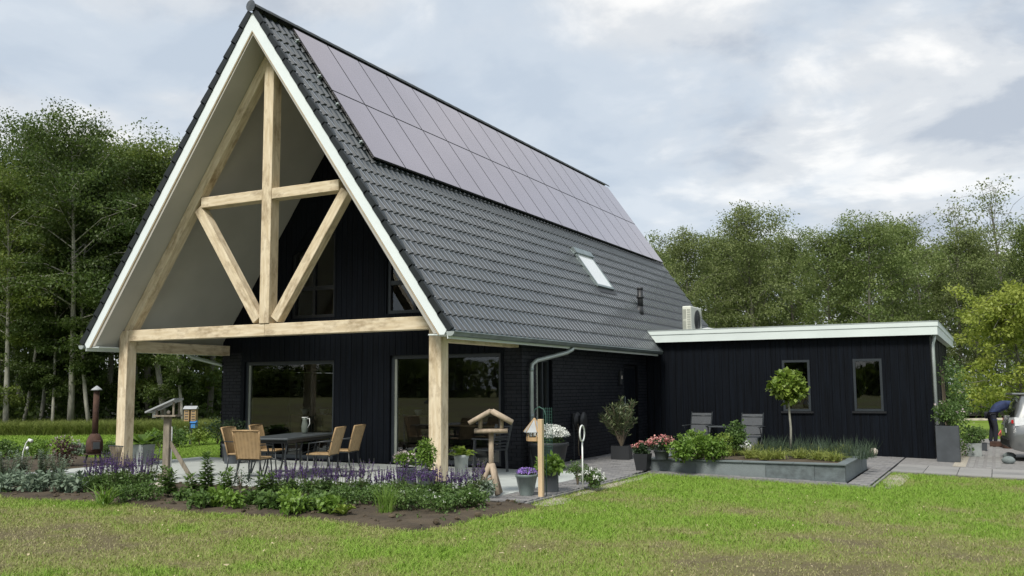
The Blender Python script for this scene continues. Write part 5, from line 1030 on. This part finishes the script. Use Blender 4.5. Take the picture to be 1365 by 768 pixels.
mb.build('stems', 'twig', cl)
V, Fq, T = cloud(c[::4]+np.array([.12,-.1,0]), np.full(len(c[::4]),.10), 3, .035, rng); link('flowers', np_mesh('flowers', V, Fq, 'flower_pale', T), cl, 'stuff')
for px, D, lab, lab2 in ((1286,23.0,'pale narrow trough behind the tall anthracite planter','leafy shrub in the pale narrow trough'),(1294,25.0,'low dark trough beside the drive','leafy shrub in the low dark trough')):
    P = tpos(px, D); P[2] += .05; pot('trough', lab, P, .17, .16, .32 if D < 24 else .2, 'pot_zinc' if D < 24 else 'pot_anthracite', square=True); bush('trough_shrub', lab2, up(P,.2), .26, .26, 'leaf_mid', .055, 36, 20, z0=0)

# ------------------------------------------------------------------ garden ornaments
def logbar(name, p0, p1, r_, par, m_='log', n=10): 
    o = MB().tube([p0, tuple((Vector(p0)+Vector(p1))/2), p1],[r_,r_*1.02,r_*.98],n).build(name, m_, par, True)
    for pl in o.data.polygons:
        if len(pl.vertices) > 4: pl.use_smooth = False
    return o
P = G(655,660); bt = thing('bird_table', 'rustic log bird table with pitched roof on splayed legs', 'bird table', P, R(27))
logbar('post', (0,0,.30), (0,0,.92), .038, bt)
for s_ in (-1,1):
    logbar('tray_rail', (-.25,s_*.13,.955), (.25,s_*.13,.955), .034, bt)
    for k in range(4): xx = (.30)*0; MB().bar((s_*.0,-.20+.13*k,1.245),(s_*.315,-.20+.13*k,1.075),.12,.02,up=(0,0,1)).build('roof_board', 'log', bt)
    for sy_ in (-1,1): logbar('roof_log', (s_*.01,sy_*.235,1.25), (s_*.325,sy_*.235,1.075), .036, bt)
for sx_ in (-1,1):
    for sy_ in (-1,1): logbar('roof_post', (sx_*.16,sy_*.12,.98), (sx_*.16,sy_*.12,1.16), .026, bt)
MB().cbox((-.24,-.12,.925),(.24,.12,.945),.004).build('tray', 'log', bt); logbar('ridge_log', (0,-.25,1.245), (0,.25,1.245), .028, bt)
for k, a in enumerate((R(-60),R(50),R(175))):
    e = (math.cos(a)*.20, math.sin(a)*.20, .02); logbar('leg', (math.cos(a)*.02,math.sin(a)*.02,.46), e, .042, bt, 'log' if k else 'log'); MB().tube([(e[0]*.985,e[1]*.985,.03),(e[0]*1.0,e[1]*1.0,.018)],[.034,.034],10).build('leg_end', 'log_dark', bt)
for a in (R(-60),R(175)): logbar('brace', (math.cos(a)*.13,math.sin(a)*.13,.17), (math.cos(R(50))*.05,math.sin(R(50))*.05,.26), .03, bt)
P = G(221,640); fs = thing('bird_feeder_stand', 'weathered wooden bird feeder with slanted roof on a post', 'bird feeder', P, R(26))
MB().cbox((-.055,-.055,0),(.055,.055,1.12),.006).build('post', 'old_wood', fs); MB().cbox((-.20,-.17,1.12),(.20,.17,1.15),.004).build('tray', 'old_wood', fs)
MB().poly([(-.33,-.22,1.19),(.19,-.22,1.42),(.19,.22,1.42),(-.33,.22,1.19),(-.33,-.22,1.22),(.19,-.22,1.45),(.19,.22,1.45),(-.33,.22,1.22)], [(0,3,2,1),(4,5,6,7),(0,1,5,4),(1,2,6,5),(2,3,7,6),(3,0,4,7)]).build('roof', 'slate', fs)
for x, z in ((-.15,1.24),(.15,1.38)):
    for y in (-.13,.13): MB().box((x-.015,y-.015,1.15),(x+.015,y+.015,z)).build('support', 'old_wood', fs)
MB().bar((.04,0,.68),(.42,.10,.02),.05,.07).build('brace', 'old_wood', fs); MB().ball((.03,-.05,1.2),.035,10,7).build('suet_ball', 'stone_light', fs, True); MB().cbox((-.27,-.04,1.10),(-.22,.02,1.21),.006).build('feeder_box', 'white_plastic', fs)
MB().cbox((-.12,-.09,0),(-.06,.0,.12),.004).build('foot_block', 'old_wood', fs)
P = G(227,634); wp = thing('standpipe', 'thin white pipe with bent top beside the left bird feeder', 'pipe', P); MB().tube([(0,0,.14),(.0,0,.85),(-.01,0,.90),(-.05,0,.905)],.016,8).build('pipe', 'white_plastic', wp, True); MB().lathe([(.04,0),(.04,.13),(.022,.15)],10).build('base', 'pot_black', wp)
P = G(31,618); sh = thing('garden_shower', 'thin white garden shower hook at the left of the bed', 'shower', P, R(10)); MB().tube([(-.04,0,0),(-.02,0,.25),(.05,0,.44),(.10,0,.50),(.16,0,.50)],.013,8).build('pipe', 'white_plastic', sh, True); MB().tube([(.12,0,.52),(.21,0,.49)],[.03,.04],10).build('head', 'white_plastic', sh, True); MB().ball((.09,0,.33),.035,8,6,0,(1,1,1.3)).build('knob', 'white_plastic', sh, True)
P = G(125,617); stv = thing('garden_stove', 'rusty chiminea stove with tall flue pipe beyond the left oak post', 'stove', P, R(62))
MB().lathe([(.10,.20),(.17,.22),(.185,.35),(.175,.48),(.13,.58),(.085,.64)],18).build('fire_chamber', 'rust', stv, True); fl = MB().lathe([(.066,.62),(.064,1.58)],14); fl.build('flue_pipe', 'rust', stv, True); MB().lathe([(.13,1.60),(.10,1.63),(.01,1.70)],16).build('flue_hat', 'slate', stv, True)
MB().tube([(0,0,1.57),(0,0,1.63)],.02,6).build('hat_stay', 'rust', stv)
MB().cbox((-.10,-.205,.28),(.10,-.165,.50),.02).build('fire_door', 'rust_dark', stv); MB().cbox((-.07,-.212,.31),(.07,-.206,.46),.01).build('door_glass', 'pot_anthracite', stv); MB().lathe([(.22,.185),(.22,.205)],18).build('base_plate', 'rust_dark', stv)
for k in range(3): a = k*2.094+.5; MB().bar((math.cos(a)*.14,math.sin(a)*.14,.19),(math.cos(a)*.2,math.sin(a)*.2,0),.035,.035).build('leg', 'metal_dark', stv)
P = tpos(260,27.8); ih = thing('insect_hotel', 'insect hotel with small roofs and blue box on a dark post', 'insect hotel', P, R(25)); MB().cbox((-.035,-.035,0),(.035,.035,1.1),.005).build('post', 'metal_dark', ih)
for s_ in (-1,1):
    MB().cbox((s_*.10-.075,-.10,.72),(s_*.10+.075,.08,1.08),.008).build('house_box', 'feeder_wood', ih); MB().poly([(s_*.10-.10,-.14,1.08),(s_*.10+.10,-.14,1.08),(s_*.10+.10,.10,1.08),(s_*.10-.10,.10,1.08),(s_*.10-.10,-.02,1.17),(s_*.10+.10,-.02,1.17)], [(3,2,1,0),(0,1,5,4),(2,3,4,5),(1,2,5),(3,0,4)]).build('roof', 'slate', ih)
    for k in range(4): MB().box((s_*.10-.05,-.104,.76+k*.075),(s_*.10+.05,-.1005,.80+k*.075)).build('slot', 'log_dark', ih)
MB().cbox((.04,-.12,.52),(.18,.06,.68),.01).build('blue_box', 'blue_paint', ih); MB().poly([(.02,-.15,.68),(.20,-.15,.68),(.20,.08,.68),(.02,.08,.68),(.02,-.03,.75),(.20,-.03,.75)], [(3,2,1,0),(0,1,5,4),(2,3,4,5),(1,2,5),(3,0,4)]).build('blue_roof', 'blue_paint', ih); MB().lathe([(.05,1.10),(.02,1.2),(.03,1.22),(.001,1.26)],10).build('finial', 'metal_dark', ih)
# fan-shaped slatted basket at the left oak post
bs = thing('slatted_basket', 'fan-shaped dark slatted basket at the foot of the left oak post', 'basket', (-3.72,.36,0.0), R(-10)); mb = MB()
for k in range(11): a = (k-5)*.09; MB().bar((math.sin(a)*.12+.02,-.03,.03),(math.sin(a)*.55+.02,-.05-.02*math.cos(a*3),.46),.018,.012).build('slat', 'twig', bs)
MB().tube([(-.26,-.06,.46),(.02,-.075,.465),(.30,-.06,.46)],.012,6).build('hoop', 'metal_dark', bs, True); MB().tube([(-.10,-.045,.14),(.02,-.05,.14),(.14,-.045,.14)],.010,6).build('hoop', 'metal_dark', bs, True)
rock('flat_stone', 'pale flat stone at the terrace edge below the left feeder', G(206,652), .16, 'stone_light', (1.3,.9,.35))
# stake, hanging feeder, wire support, ring lamp
P = G(721.5,662); o = MB().cbox((-.035,-.035,-.02),(.035,.035,1.13),.004).build('garden_stake', 'stake_wood'); o.location = tuple(P); tag(o, 'pale square wooden stake at the terrace edge', 'stake')
cq = thing('shepherd_hook', 'thin green shepherd\'s hook carrying the hanging bird feeder', 'hook', up(P,0)+np.array([.03,.12,0])); MB().tube([(0,0,0),(0,0,1.18),(-.03,0,1.27),(-.11,0,1.31),(-.18,0,1.27),(-.19,0,1.22)],.007,6).build('rod', 'wire_green', cq, True)
hf = thing('hanging_feeder', 'hexagonal hanging bird feeder with slate roof', 'bird feeder', up(P,0)+np.array([-.16,.12,.80])); hx = lambda r_, z: [(r_*math.cos(R(60*k+10)), r_*math.sin(R(60*k+10)), z) for k in range(6)]
v = hx(.165,.13)+hx(.165,.137)+[(0,0,.33)]
for k in range(6): MB().poly([hx(.17,.13)[k],hx(.17,.13)[(k+1)%6],(0,0,.335),hx(.17,.138)[k],hx(.17,.138)[(k+1)%6],(0,0,.345)], [(0,2,1),(3,4,5),(0,1,4,3),(1,2,5,4),(2,0,3,5)]).build('roof_panel', 'slate', hf); MB().bar(hx(.172,.142)[k],(0,0,.345),.016,.008).build('roof_batten', 'feeder_wood', hf); MB().bar(hx(.12,.02)[k],hx(.12,.14)[k],.014,.014).build('upright', 'feeder_wood', hf); MB().bar(hx(.125,.03)[k],hx(.125,.03)[(k+1)%6],.012,.055).build('tray_side', 'feeder_wood', hf)
MB().poly(hx(.125,.006)+hx(.125,.0), [(0,1,2,3,4,5),(11,10,9,8,7,6)]+[(k,k+6,(k+1)%6+6,(k+1)%6) for k in range(6)]).build('tray', 'feeder_wood', hf); MB().tube([(0,0,.33),(0,0,.42)],.01,6).build('hanger', 'metal_dark', hf)
P = G(731,640); ws = thing('wire_plant_support', 'green wire mesh plant support behind the pots', 'plant support', P, R(-20)); mb = MB()
for k in range(5): mb.bar((-.10+k*.05,0,0),(-.10+k*.05,0,1.25),.005,.005)
for k in range(24): mb.bar((-.10,.0,.08+k*.05),(.10,.0,.08+k*.05),.004,.004)
tag(mb.build('wire_mesh', 'wire_green', ws), kind='stuff')
P = G(777,652); rl = thing('ring_light', 'thin white pole carrying a white ring above the flowering bush', 'garden light', P, R(-84)); MB().tube([(0,0,0),(0,0,.75)],.012,8).build('pole', 'white_plastic', rl, True); MB().tube([(.125*math.cos(a)*1.0,0,.872+.125*math.sin(a)) for a in [2*math.pi*k/28 for k in range(29)]],.012,8,False).build('ring', 'white_plastic', rl, True)
# hose reel on the brick wall
yR = PX(771,578,WX+.1)[1]; hr = thing('hose_reel', 'black wall-mounted hose reel with hanging hoses on the brick wall', 'hose reel', (WX+.02,yR,0))
MB().cbox((0,-.18,.66),(.05,.18,1.02),.01).build('bracket', 'pot_black', hr); o = MB().lathe([(.19,0),(.19,.02),(.12,.03),(.12,.14),(.19,.15),(.19,.17)],20).build('drum', 'pot_black', hr, True); o.rotation_euler = (0,R(90),0); o.location = (.05,0,.86)
for k, (dy, zb) in enumerate(((-.13,.10),(.0,.06),(.14,.18))): MB().tube([(.13,dy,.80),(.17,dy-.05,.5),(.12,dy+.02,.3),(.13,dy+.03,zb)],.012,6).build('hose', ('red_plastic','pot_black','plastic_dark')[k] if k else 'twig', hr, True)
MB().lathe([(.03,0),(.035,.06),(.015,.12)],8,(.13,.05,.02)).build('nozzle', 'red_plastic', hr, True); MB().tube([(.1,-.30,.04),(.1,-.30,.7)],.012,6).build('lance', 'metal_dark', hr)
# stones and boxes by the drive
for k, (px, D, lab) in enumerate(((1330,21.0,'nearer grey rounded stone at the edge of the drive'),(1331.5,22.2,'farther grey rounded stone at the edge of the drive'))): P = tpos(px,D); P[2] += .04; rock('grey_stone', lab, P, .13, 'stone_grey', (1.05,.8,.7))
P = tpos(1315,26.6); P[2] += .05; o = MB().cbox((-.16,-.12,0),(.16,.12,.13),.01).cbox((-.14,-.10,.131),(.14,.10,.15),.004).build('wooden_box', 'rust'); o.location = tuple(P); tag(o, 'small brown box on the drive at the person\'s feet', 'box')
P = tpos(1331,26.0); P[2] += .05; pk = thing('pink_crate', 'pink plastic tub with handle behind the car', 'tub', P, R(20)); MB().lathe([(.13,.22),(.17,.24),(.18,.50),(.165,.50),(.12,.26)],14,cap=False).lathe([(.001,.225),(.13,.22)],14,cap=False).build('tub_body', 'pink_plastic', pk, True); MB().tube([(-.18,0,.47),(-.24,0,.38),(-.19,0,.30)],.012,6).build('handle', 'pink_plastic', pk, True); MB().lathe([(.15,0),(.14,.22)],12).build('stand', 'rust', pk)

# ------------------------------------------------------------------ parked car (rear towards the annex)
P = tpos(1329,22.3); P[2] += .05; hdg = R(6)
car = thing('parked_car', 'grey hatchback parked at the right edge with its rear towards the house', 'car', (P[0],P[1],P[2]), hdg)
def loft(mb, secs):
    n = len(secs[0]); o = len(mb.v)
    for s_ in secs:
        for p in s_: mb.v.append(tuple(p)); mb.t.append(0.0)
    for i in range(len(secs)-1):
        for k in range(n-1): a = o+i*n+k; mb.f.append((a,a+1,a+n+1,a+n))
    mb.f.append(tuple(o+k for k in reversed(range(n)))); mb.f.append(tuple(o+(len(secs)-1)*n+k for k in range(n))); return mb
def lower(x, zb, zt, hw, tuck=.06): return [(x,y,z) for y, z in ((-hw+tuck,zb),(-hw,zb+.12),(-hw-.01,(zb+zt)/2),(-hw+.02,zt-.08),(-hw+.09,zt),(0,zt+.015),(hw-.09,zt),(hw-.02,zt-.08),(hw+.01,(zb+zt)/2),(hw,zb+.12),(hw-tuck,zb))]
secs = [lower(-.02,.34,.80,.74),lower(.06,.26,.92,.80),lower(.22,.22,.98,.85),lower(.7,.20,.98,.88),lower(1.6,.19,.96,.89),lower(2.6,.19,.95,.89),lower(3.2,.20,.93,.88),lower(3.8,.22,.86,.84),lower(4.1,.26,.74,.76),lower(4.2,.34,.62,.66)]
loft(MB(), secs).build('body', 'car_paint', car, True)
def upper(x, zb, zt, hb, ht): return [(x,y,z) for y, z in ((-hb,zb),(-(hb*.5+ht*.5)-.015,(zb+zt)*.5),(-ht,zt-.05),(-ht+.08,zt),(0,zt+.02),(ht-.08,zt),(ht,zt-.05),((hb*.5+ht*.5)+.015,(zb+zt)*.5),(hb,zb))]
loft(MB(), [upper(.10,.95,1.00,.78,.70),upper(.18,.95,1.28,.79,.64),upper(.30,.95,1.50,.80,.62),upper(.9,.95,1.555,.80,.62),upper(1.7,.95,1.56,.80,.63),upper(2.4,.94,1.50,.80,.62),upper(2.9,.93,1.22,.78,.66),upper(3.2,.92,.97,.76,.70)]).build('cabin', 'car_paint', car, True)
MB().poly([(.085,-.60,1.02),(.085,.60,1.02),(.262,.56,1.47),(.262,-.56,1.47)], [(3,2,1,0)]).build('rear_window', 'car_glass', car)
for s_ in (-1,1):
    for x0, x1, x2, x3 in ((.34,1.30,1.30,.52),(1.38,2.2,2.15,1.38),(2.28,2.95,2.45,2.24)): 
        yb, yt = s_*.835, s_*.672; q = [(x0,yb,1.0),(x1,yb,1.0),(x2,yt,1.46),(x3,yt,1.46)]; MB().poly(q, [(0,1,2,3) if s_ < 0 else (3,2,1,0)]).build('side_window', 'car_glass', car)
    l = MB(); l.poly([(-.0,s_*.50,.80),(.10,s_*.82,.80),(.42,s_*.875,.84),(.42,s_*.855,.97),(.10,s_*.80,1.0),(.02,s_*.50,.98),(.05,s_*.5,.9),(.3,s_*.80,.9)], [(0,1,4,5),(1,2,3,4)] if s_ < 0 else [(5,4,1,0),(4,3,2,1)]); o = l.build('tail_light', 'lamp_clear', car); MB().poly([(.03,s_*.80,.86),(.075,s_*.83,.86),(.075,s_*.82,.94),(.035,s_*.79,.94)], [(0,1,2,3) if s_ < 0 else (3,2,1,0)]).build('red_lens', 'lamp_red', o)
    for xw in (.78,3.38):
        y0 = s_*.80; w_ = MB().lathe([(.20,-.10),(.29,-.11),(.315,-.07),(.32,0),(.315,.07),(.29,.11),(.20,.10)],28); o = w_.build('wheel', 'car_black', car, True); o.rotation_euler = (R(90),0,0); o.location = (xw,y0,.32); r2 = MB().lathe([(.205,-.09),(.205,.09)],24); r2.build('rim', 'car_rim', o); sp_ = MB()
        for k in range(5): a = k*1.2566; sp_.bar((math.cos(a)*.03,math.sin(a)*.03,s_*-.095),(math.cos(a)*.195,math.sin(a)*.195,s_*-.098),.05,.02,up=(0,0,1))
        sp_.build('spokes', 'car_rim', o); ar = MB().lathe([(.33,-.10),(.37,-.115),(.37,.115),(.33,.10)],24); o = ar.build('wheel_arch', 'car_black', car, True); o.rotation_euler = (R(90),0,0); o.location = (xw,y0,.34)
MB().cbox((-.06,-.70,.30),(.10,.70,.52),.04).build('rear_bumper', 'car_black', car); MB().cbox((.10,-.58,1.50),(.46,.58,1.548),.018).build('spoiler', 'car_paint', car); MB().cbox((-.035,-.26,.62),(-.015,.26,.73),.004).build('number_plate', 'lamp_clear', car); MB().bar((.08,-.02,1.03),(.14,-.34,1.14),.015,.015).build('wiper', 'car_black', car)
for s_ in (-1,1): MB().cbox((2.55,s_*.93-.09,1.0),(2.68,s_*.93+.09,1.12),.03).build('wing_mirror', 'car_paint', car)

# ------------------------------------------------------------------ person bending over
def skin_mesh(name, m_, joints, edges, sub=2):
    me = bpy.data.meshes.new(name); me.from_pydata([j[0] for j in joints], edges, []); o = bpy.data.objects.new(name, me); C.objects.link(o)
    md = o.modifiers.new('skin', 'SKIN'); md.use_smooth_shade = True
    for sv, j in zip(me.skin_vertices[0].data, joints): sv.radius = (j[1], j[2] if len(j) > 2 else j[1])
    me.skin_vertices[0].data[0].use_root = True; s_ = o.modifiers.new('sub', 'SUBSURF'); s_.levels = sub; s_.render_levels = sub; me.materials.append(MATS[m_]); return o
P = tpos(1310,27.2); P[2] += .05
pe = thing('person', 'person in navy jacket and dark trousers bending forward behind the car', 'person', P, R(12))
J = [((0,0,.95),.17,.16),((.18,0,1.08),.18,.16),((.36,0,1.15),.20,.16),((.50,0,1.18),.18,.14),((.60,0,1.21),.06),((.66,0,1.20),.055),
     ((.02,.10,.88),.095),((.05,.11,.50),.065),((-.02,.12,.10),.045),((.10,.13,.05),.045),((.02,-.10,.88),.095),((.10,-.11,.50),.065),((.06,-.12,.10),.045),((.18,-.13,.05),.045),
     ((.50,.20,1.19),.07),((.56,.25,.92),.05),((.70,.22,.72),.04),((.50,-.20,1.19),.07),((.58,-.24,.93),.05),((.74,-.20,.76),.04),((.75,.21,.66),.032),((.80,-.19,.70),.032)]
Ed = [(0,1),(1,2),(2,3),(3,4),(4,5),(0,6),(6,7),(7,8),(8,9),(0,10),(10,11),(11,12),(12,13),(3,14),(14,15),(15,16),(16,20),(3,17),(17,18),(18,19),(19,21)]
b = skin_mesh('body', 'cloth_navy', J, Ed); b.parent = pe
tr_ = skin_mesh('trousers', 'cloth_dark', [((0,0,.96),.158,.135),((.02,.10,.86),.103),((.05,.11,.50),.074),((-.02,.12,.10),.056),((.02,-.10,.86),.103),((.10,-.11,.50),.074),((.06,-.12,.10),.056)], [(0,1),(1,2),(2,3),(0,4),(4,5),(5,6)]); tr_.parent = pe
hd = MB().ball((.76,0,1.19),.105,14,10,0,(1.05,.82,1.0)).ball((.855,0,1.155),.022,8,6).build('head', 'skin', pe, True); MB().ball((.745,0,1.215),.112,14,10,.03,(1.02,.86,.92)).build('hair', 'hair_grey', pe, True)
for s_ in (-1,1):
    MB().ball((.77,s_*.088,1.18),.025,8,6,0,(.6,.4,1)).build('ear', 'skin', pe, True); MB().ball((.845,s_*.035,1.185),.011,8,6).build('eye', 'car_black', pe, True)
    hx_, hy_, hz_ = (.75,.21,.66) if s_ > 0 else (.80,-.19,.70); hm = MB().ball((hx_+.03,hy_,hz_-.03),.042,10,8,0,(1.1,.9,.6))
    for k in range(4): yy = hy_-.030+.02*k; hm.tube([(hx_+.055,yy,hz_-.04),(hx_+.085,yy,hz_-.062),(hx_+.088,yy,hz_-(.09+.006*(k in (1,2))))],[.009,.008,.006],6)
    hm.tube([(hx_+.02,hy_-s_*.035,hz_-.03),(hx_+.05,hy_-s_*.055,hz_-.05),(hx_+.065,hy_-s_*.05,hz_-.075)],[.010,.009,.007],6); hm.build('hand', 'skin', pe, True)
# low boundary rail of the far lawn
mb = thing('low_rail', 'low pale wooden rail along the far lawn behind the person', 'rail', tpos(1300,44)); a_ = tpos(1270,44)-tpos(1300,44); b_ = tpos(1440,45)-tpos(1300,44); MB().bar((a_[0],a_[1],.16),(b_[0],b_[1],.16),.08,.10).build('rail', 'stone_light', mb)
for q in (0,.33,.66,1): w_ = a_+(b_-a_)*q; MB().box((w_[0]-.05,w_[1]-.05,0),(w_[0]+.05,w_[1]+.05,.11)).build('post', 'old_wood', mb)

# ------------------------------------------------------------------ seen through the glass
cb = thing('sideboard', 'pale wooden sideboard seen through the left patio window', 'cabinet', (-2.4,8.9,.03)); MB().cbox((-.9,-.25,.08),(.9,.25,.82),.01).build('carcass', 'interior_wood', cb)
for k in range(3): MB().cbox((-.88+k*.59,-.268,.11),(-.31+k*.59,-.251,.80),.004).build('door_panel', 'interior_wood', cb)
for s_ in (-1,1): MB().box((s_*.8-.03,-.2,0),(s_*.8+.03,.2,.08)).build('leg', 'metal_dark', cb)
for k, x in enumerate((-2.6,-1.9)):
    p = thing('white_bowl', ('white bowl on the left of the sideboard','white bowl on the right of the sideboard')[k], 'bowl', (x,8.8,.85)); MB().lathe([(.05,0),(.06,.01),(.12,.12),(.13,.16),(.12,.16),(.1,.10)],16,cap=False).build('bowl', 'white_plastic', p, True)
pl = thing('pendant_lamp', 'black crown-shaped pendant lamp seen through the right patio door', 'lamp', (1.2,5.6,1.55)); MB().tube([(0,0,.35),(0,0,.93)],.008,6).build('cord', 'metal_dark', pl); v = []; n_ = 24
mbp = MB(); [v.append((.28*math.cos(2*math.pi*k/n_), .28*math.sin(2*math.pi*k/n_), 0)) for k in range(n_)]; [v.append((.24*math.cos(2*math.pi*k/n_), .24*math.sin(2*math.pi*k/n_), .36 if k % 4 == 0 else .14)) for k in range(n_)]; mbp.poly(v, [(k,(k+1)%n_,(k+1)%n_+n_,k+n_) for k in range(n_)]).build('shade', 'pot_black', pl)
it = thing('indoor_table', 'dark indoor table seen through the right patio door', 'table', (1.6,5.6,.03)); MB().cbox((-.9,-.45,.70),(.9,.45,.74),.01).build('table_top', 'interior_wood', it)
for sx_ in (-1,1):
    for sy_ in (-1,1): MB().box((sx_*.8-.03,sy_*.38-.03,0),(sx_*.8+.03,sy_*.38+.03,.70)).build('leg', 'metal_dark', it)
